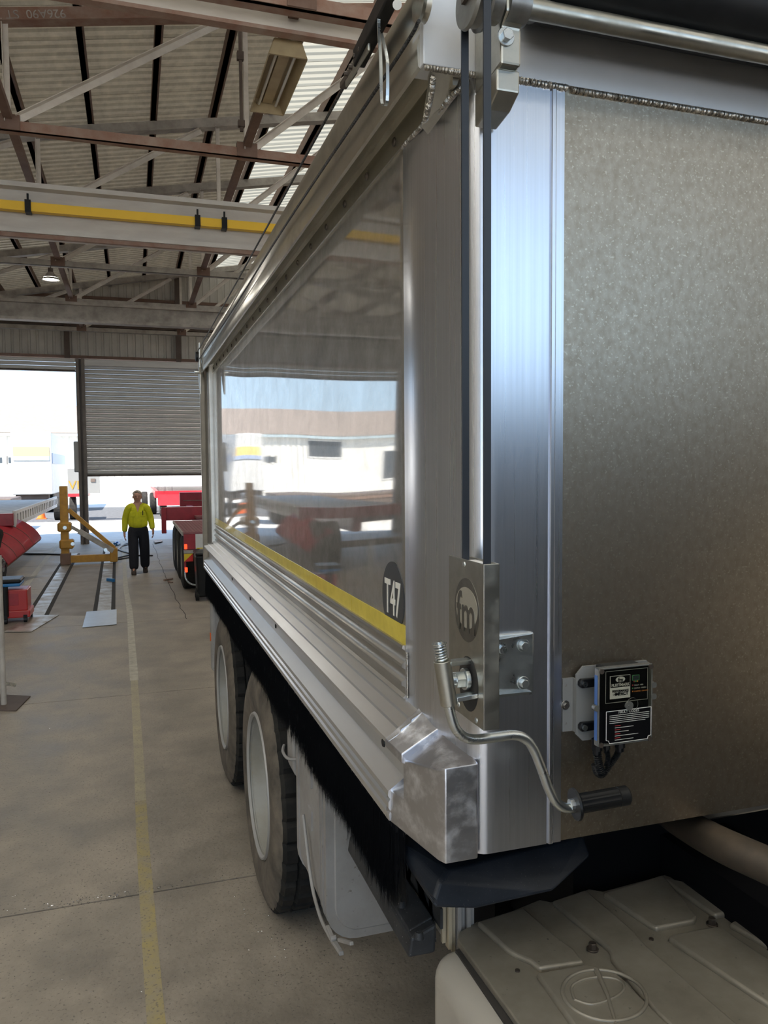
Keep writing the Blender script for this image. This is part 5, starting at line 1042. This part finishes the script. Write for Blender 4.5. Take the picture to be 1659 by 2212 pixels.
# white van bodied truck with a yellow and blue band
vt = thing('box_truck', 'white box truck with a yellow and blue band in the yard by the left door', 'truck', (-5.0, 42, 0))
MB().box((-5.5, 41, 0.9), (-3.7, 49, 3.9)).build('box_body', 'white_paint', vt, bevel=0.05)
MB().box((-5.4, 40.97, 2.75), (-3.8, 41.0, 3.2)).build('yellow_band', 'van_yellow', vt); MB().box((-5.4, 40.965, 2.55), (-3.8, 41.0, 2.75)).build('blue_band', 'van_blue', vt); MB().box((-3.7, 41.2, 2.4), (-3.67, 48.8, 2.9)).build('blue_band', 'van_blue', vt)
MB().box((-5.3, 41.2, 0.45), (-3.9, 48.8, 0.9)).build('underframe', 'steel_dark', vt)
for x in (-5.35, -3.9):
    for y in (42.3, 47.6): MB().cyl((x-.12, y, 0.5), (x+.12, y, 0.5), 0.5, 24).build('wheel', 'tread', vt)
# trailer sign board
sg = thing('trailer_tail', 'pale trailer tail board with orange letters in the yard behind the post jack', 'trailer', (-2.2, 34, 0))
MB().box((at(147, 1065, Y=34).x, 34, at(180, 1066, Y=34).z), (at(216, 1065, Y=34).x, 34.1, at(180, 1012, Y=34).z)).build('tail_board', 'board_grey', sg)
a = at(168, 1049, Y=33.98); text('VIB', 0.5, (a.x, 33.99, a.z), SX, SZ, 'letter_orange', sg, thick=0.005)
MB().box((at(147, 1075, Y=34).x, 34.0, at(180, 1073, Y=34).z), (at(190, 1075, Y=34).x, 36, at(180, 1066, Y=34).z)).build('frame_rail', 'red_paint', sg)
MB().box((at(196, 1041, Y=34).x, 33.97, at(180, 1041, Y=34).z), (at(206, 1041, Y=34).x, 34, at(180, 1034, Y=34).z)).build('door_latch', 'steel_dark', sg)
for x in (-3.0, -2.4): MB().cyl((x-.12, 35.2, 0.48), (x+.12, 35.2, 0.48), 0.48, 24).build('wheel', 'tread', sg)
# red tipper trailer far in the yard
ft = thing('yard_trailer', 'red trailer with three pale wheels parked in the sunny yard', 'trailer', (3.0, 38, 0))
for k, px in enumerate((306, 324, 345)): simple_wheel(ft, at(px, 1085, Y=40-k*2.2).x, 40-k*2.2, 0.5, 0.28, -1, 'rim_cream')
MB().box((0.9, 34.5, 0.85), (3.8, 44, 1.15)).build('frame', 'red_paint', ft); MB().box((0.8, 34.4, 1.6), (3.8, 44, 3.2)).build('body', 'white_paint', ft)
MB().box((1.0, 34.0, 0.55), (2.4, 34.5, 1.0)).build('tail_bar', 'red_paint', ft)
# dark low loader added outside the left door to darken the panel's reflection
dl = thing('reflection_low_loader', 'dark low loader trailer added outside the left door to darken the truck side reflection', 'trailer', (-7.5, 30, 0))
MB().box((-13.0, 28.9, 0.55), (-3.9, 31.4, 1.12)).build('bed', 'steel_dark', dl, bevel=0.04); MB().box((-13.0, 28.88, 0.9), (-3.9, 28.9, 1.0)).build('side_rail', 'steel_brown', dl)
for x in (-11.4, -10.2, -9.0, -5.6, -4.6): MB().cyl((x, 28.95, 0.45), (x, 29.3, 0.45), 0.45, 24).build('wheel', 'tread', dl)
MB().box((-12.9, 29.0, 0.05), (-4.0, 31.3, 0.55)).build('skirt', 'chassis', dl)
# traffic cone
cn = thing('traffic_cone', 'orange traffic cone beside the slotted rail trailer', 'cone', at(90, 1121, Z=0))
c = at(90, 1121, Z=0); MB().cyl((c.x, c.y, 0.03), (c.x, c.y, 0.75), 0.17, 20, 0.03).build('cone_body', 'orange', cn, smooth=40); MB().box((c.x-.2, c.y-.2, 0), (c.x+.2, c.y+.2, 0.035)).build('cone_base', 'orange', cn)
# red buggy frame under the left trailer, outside
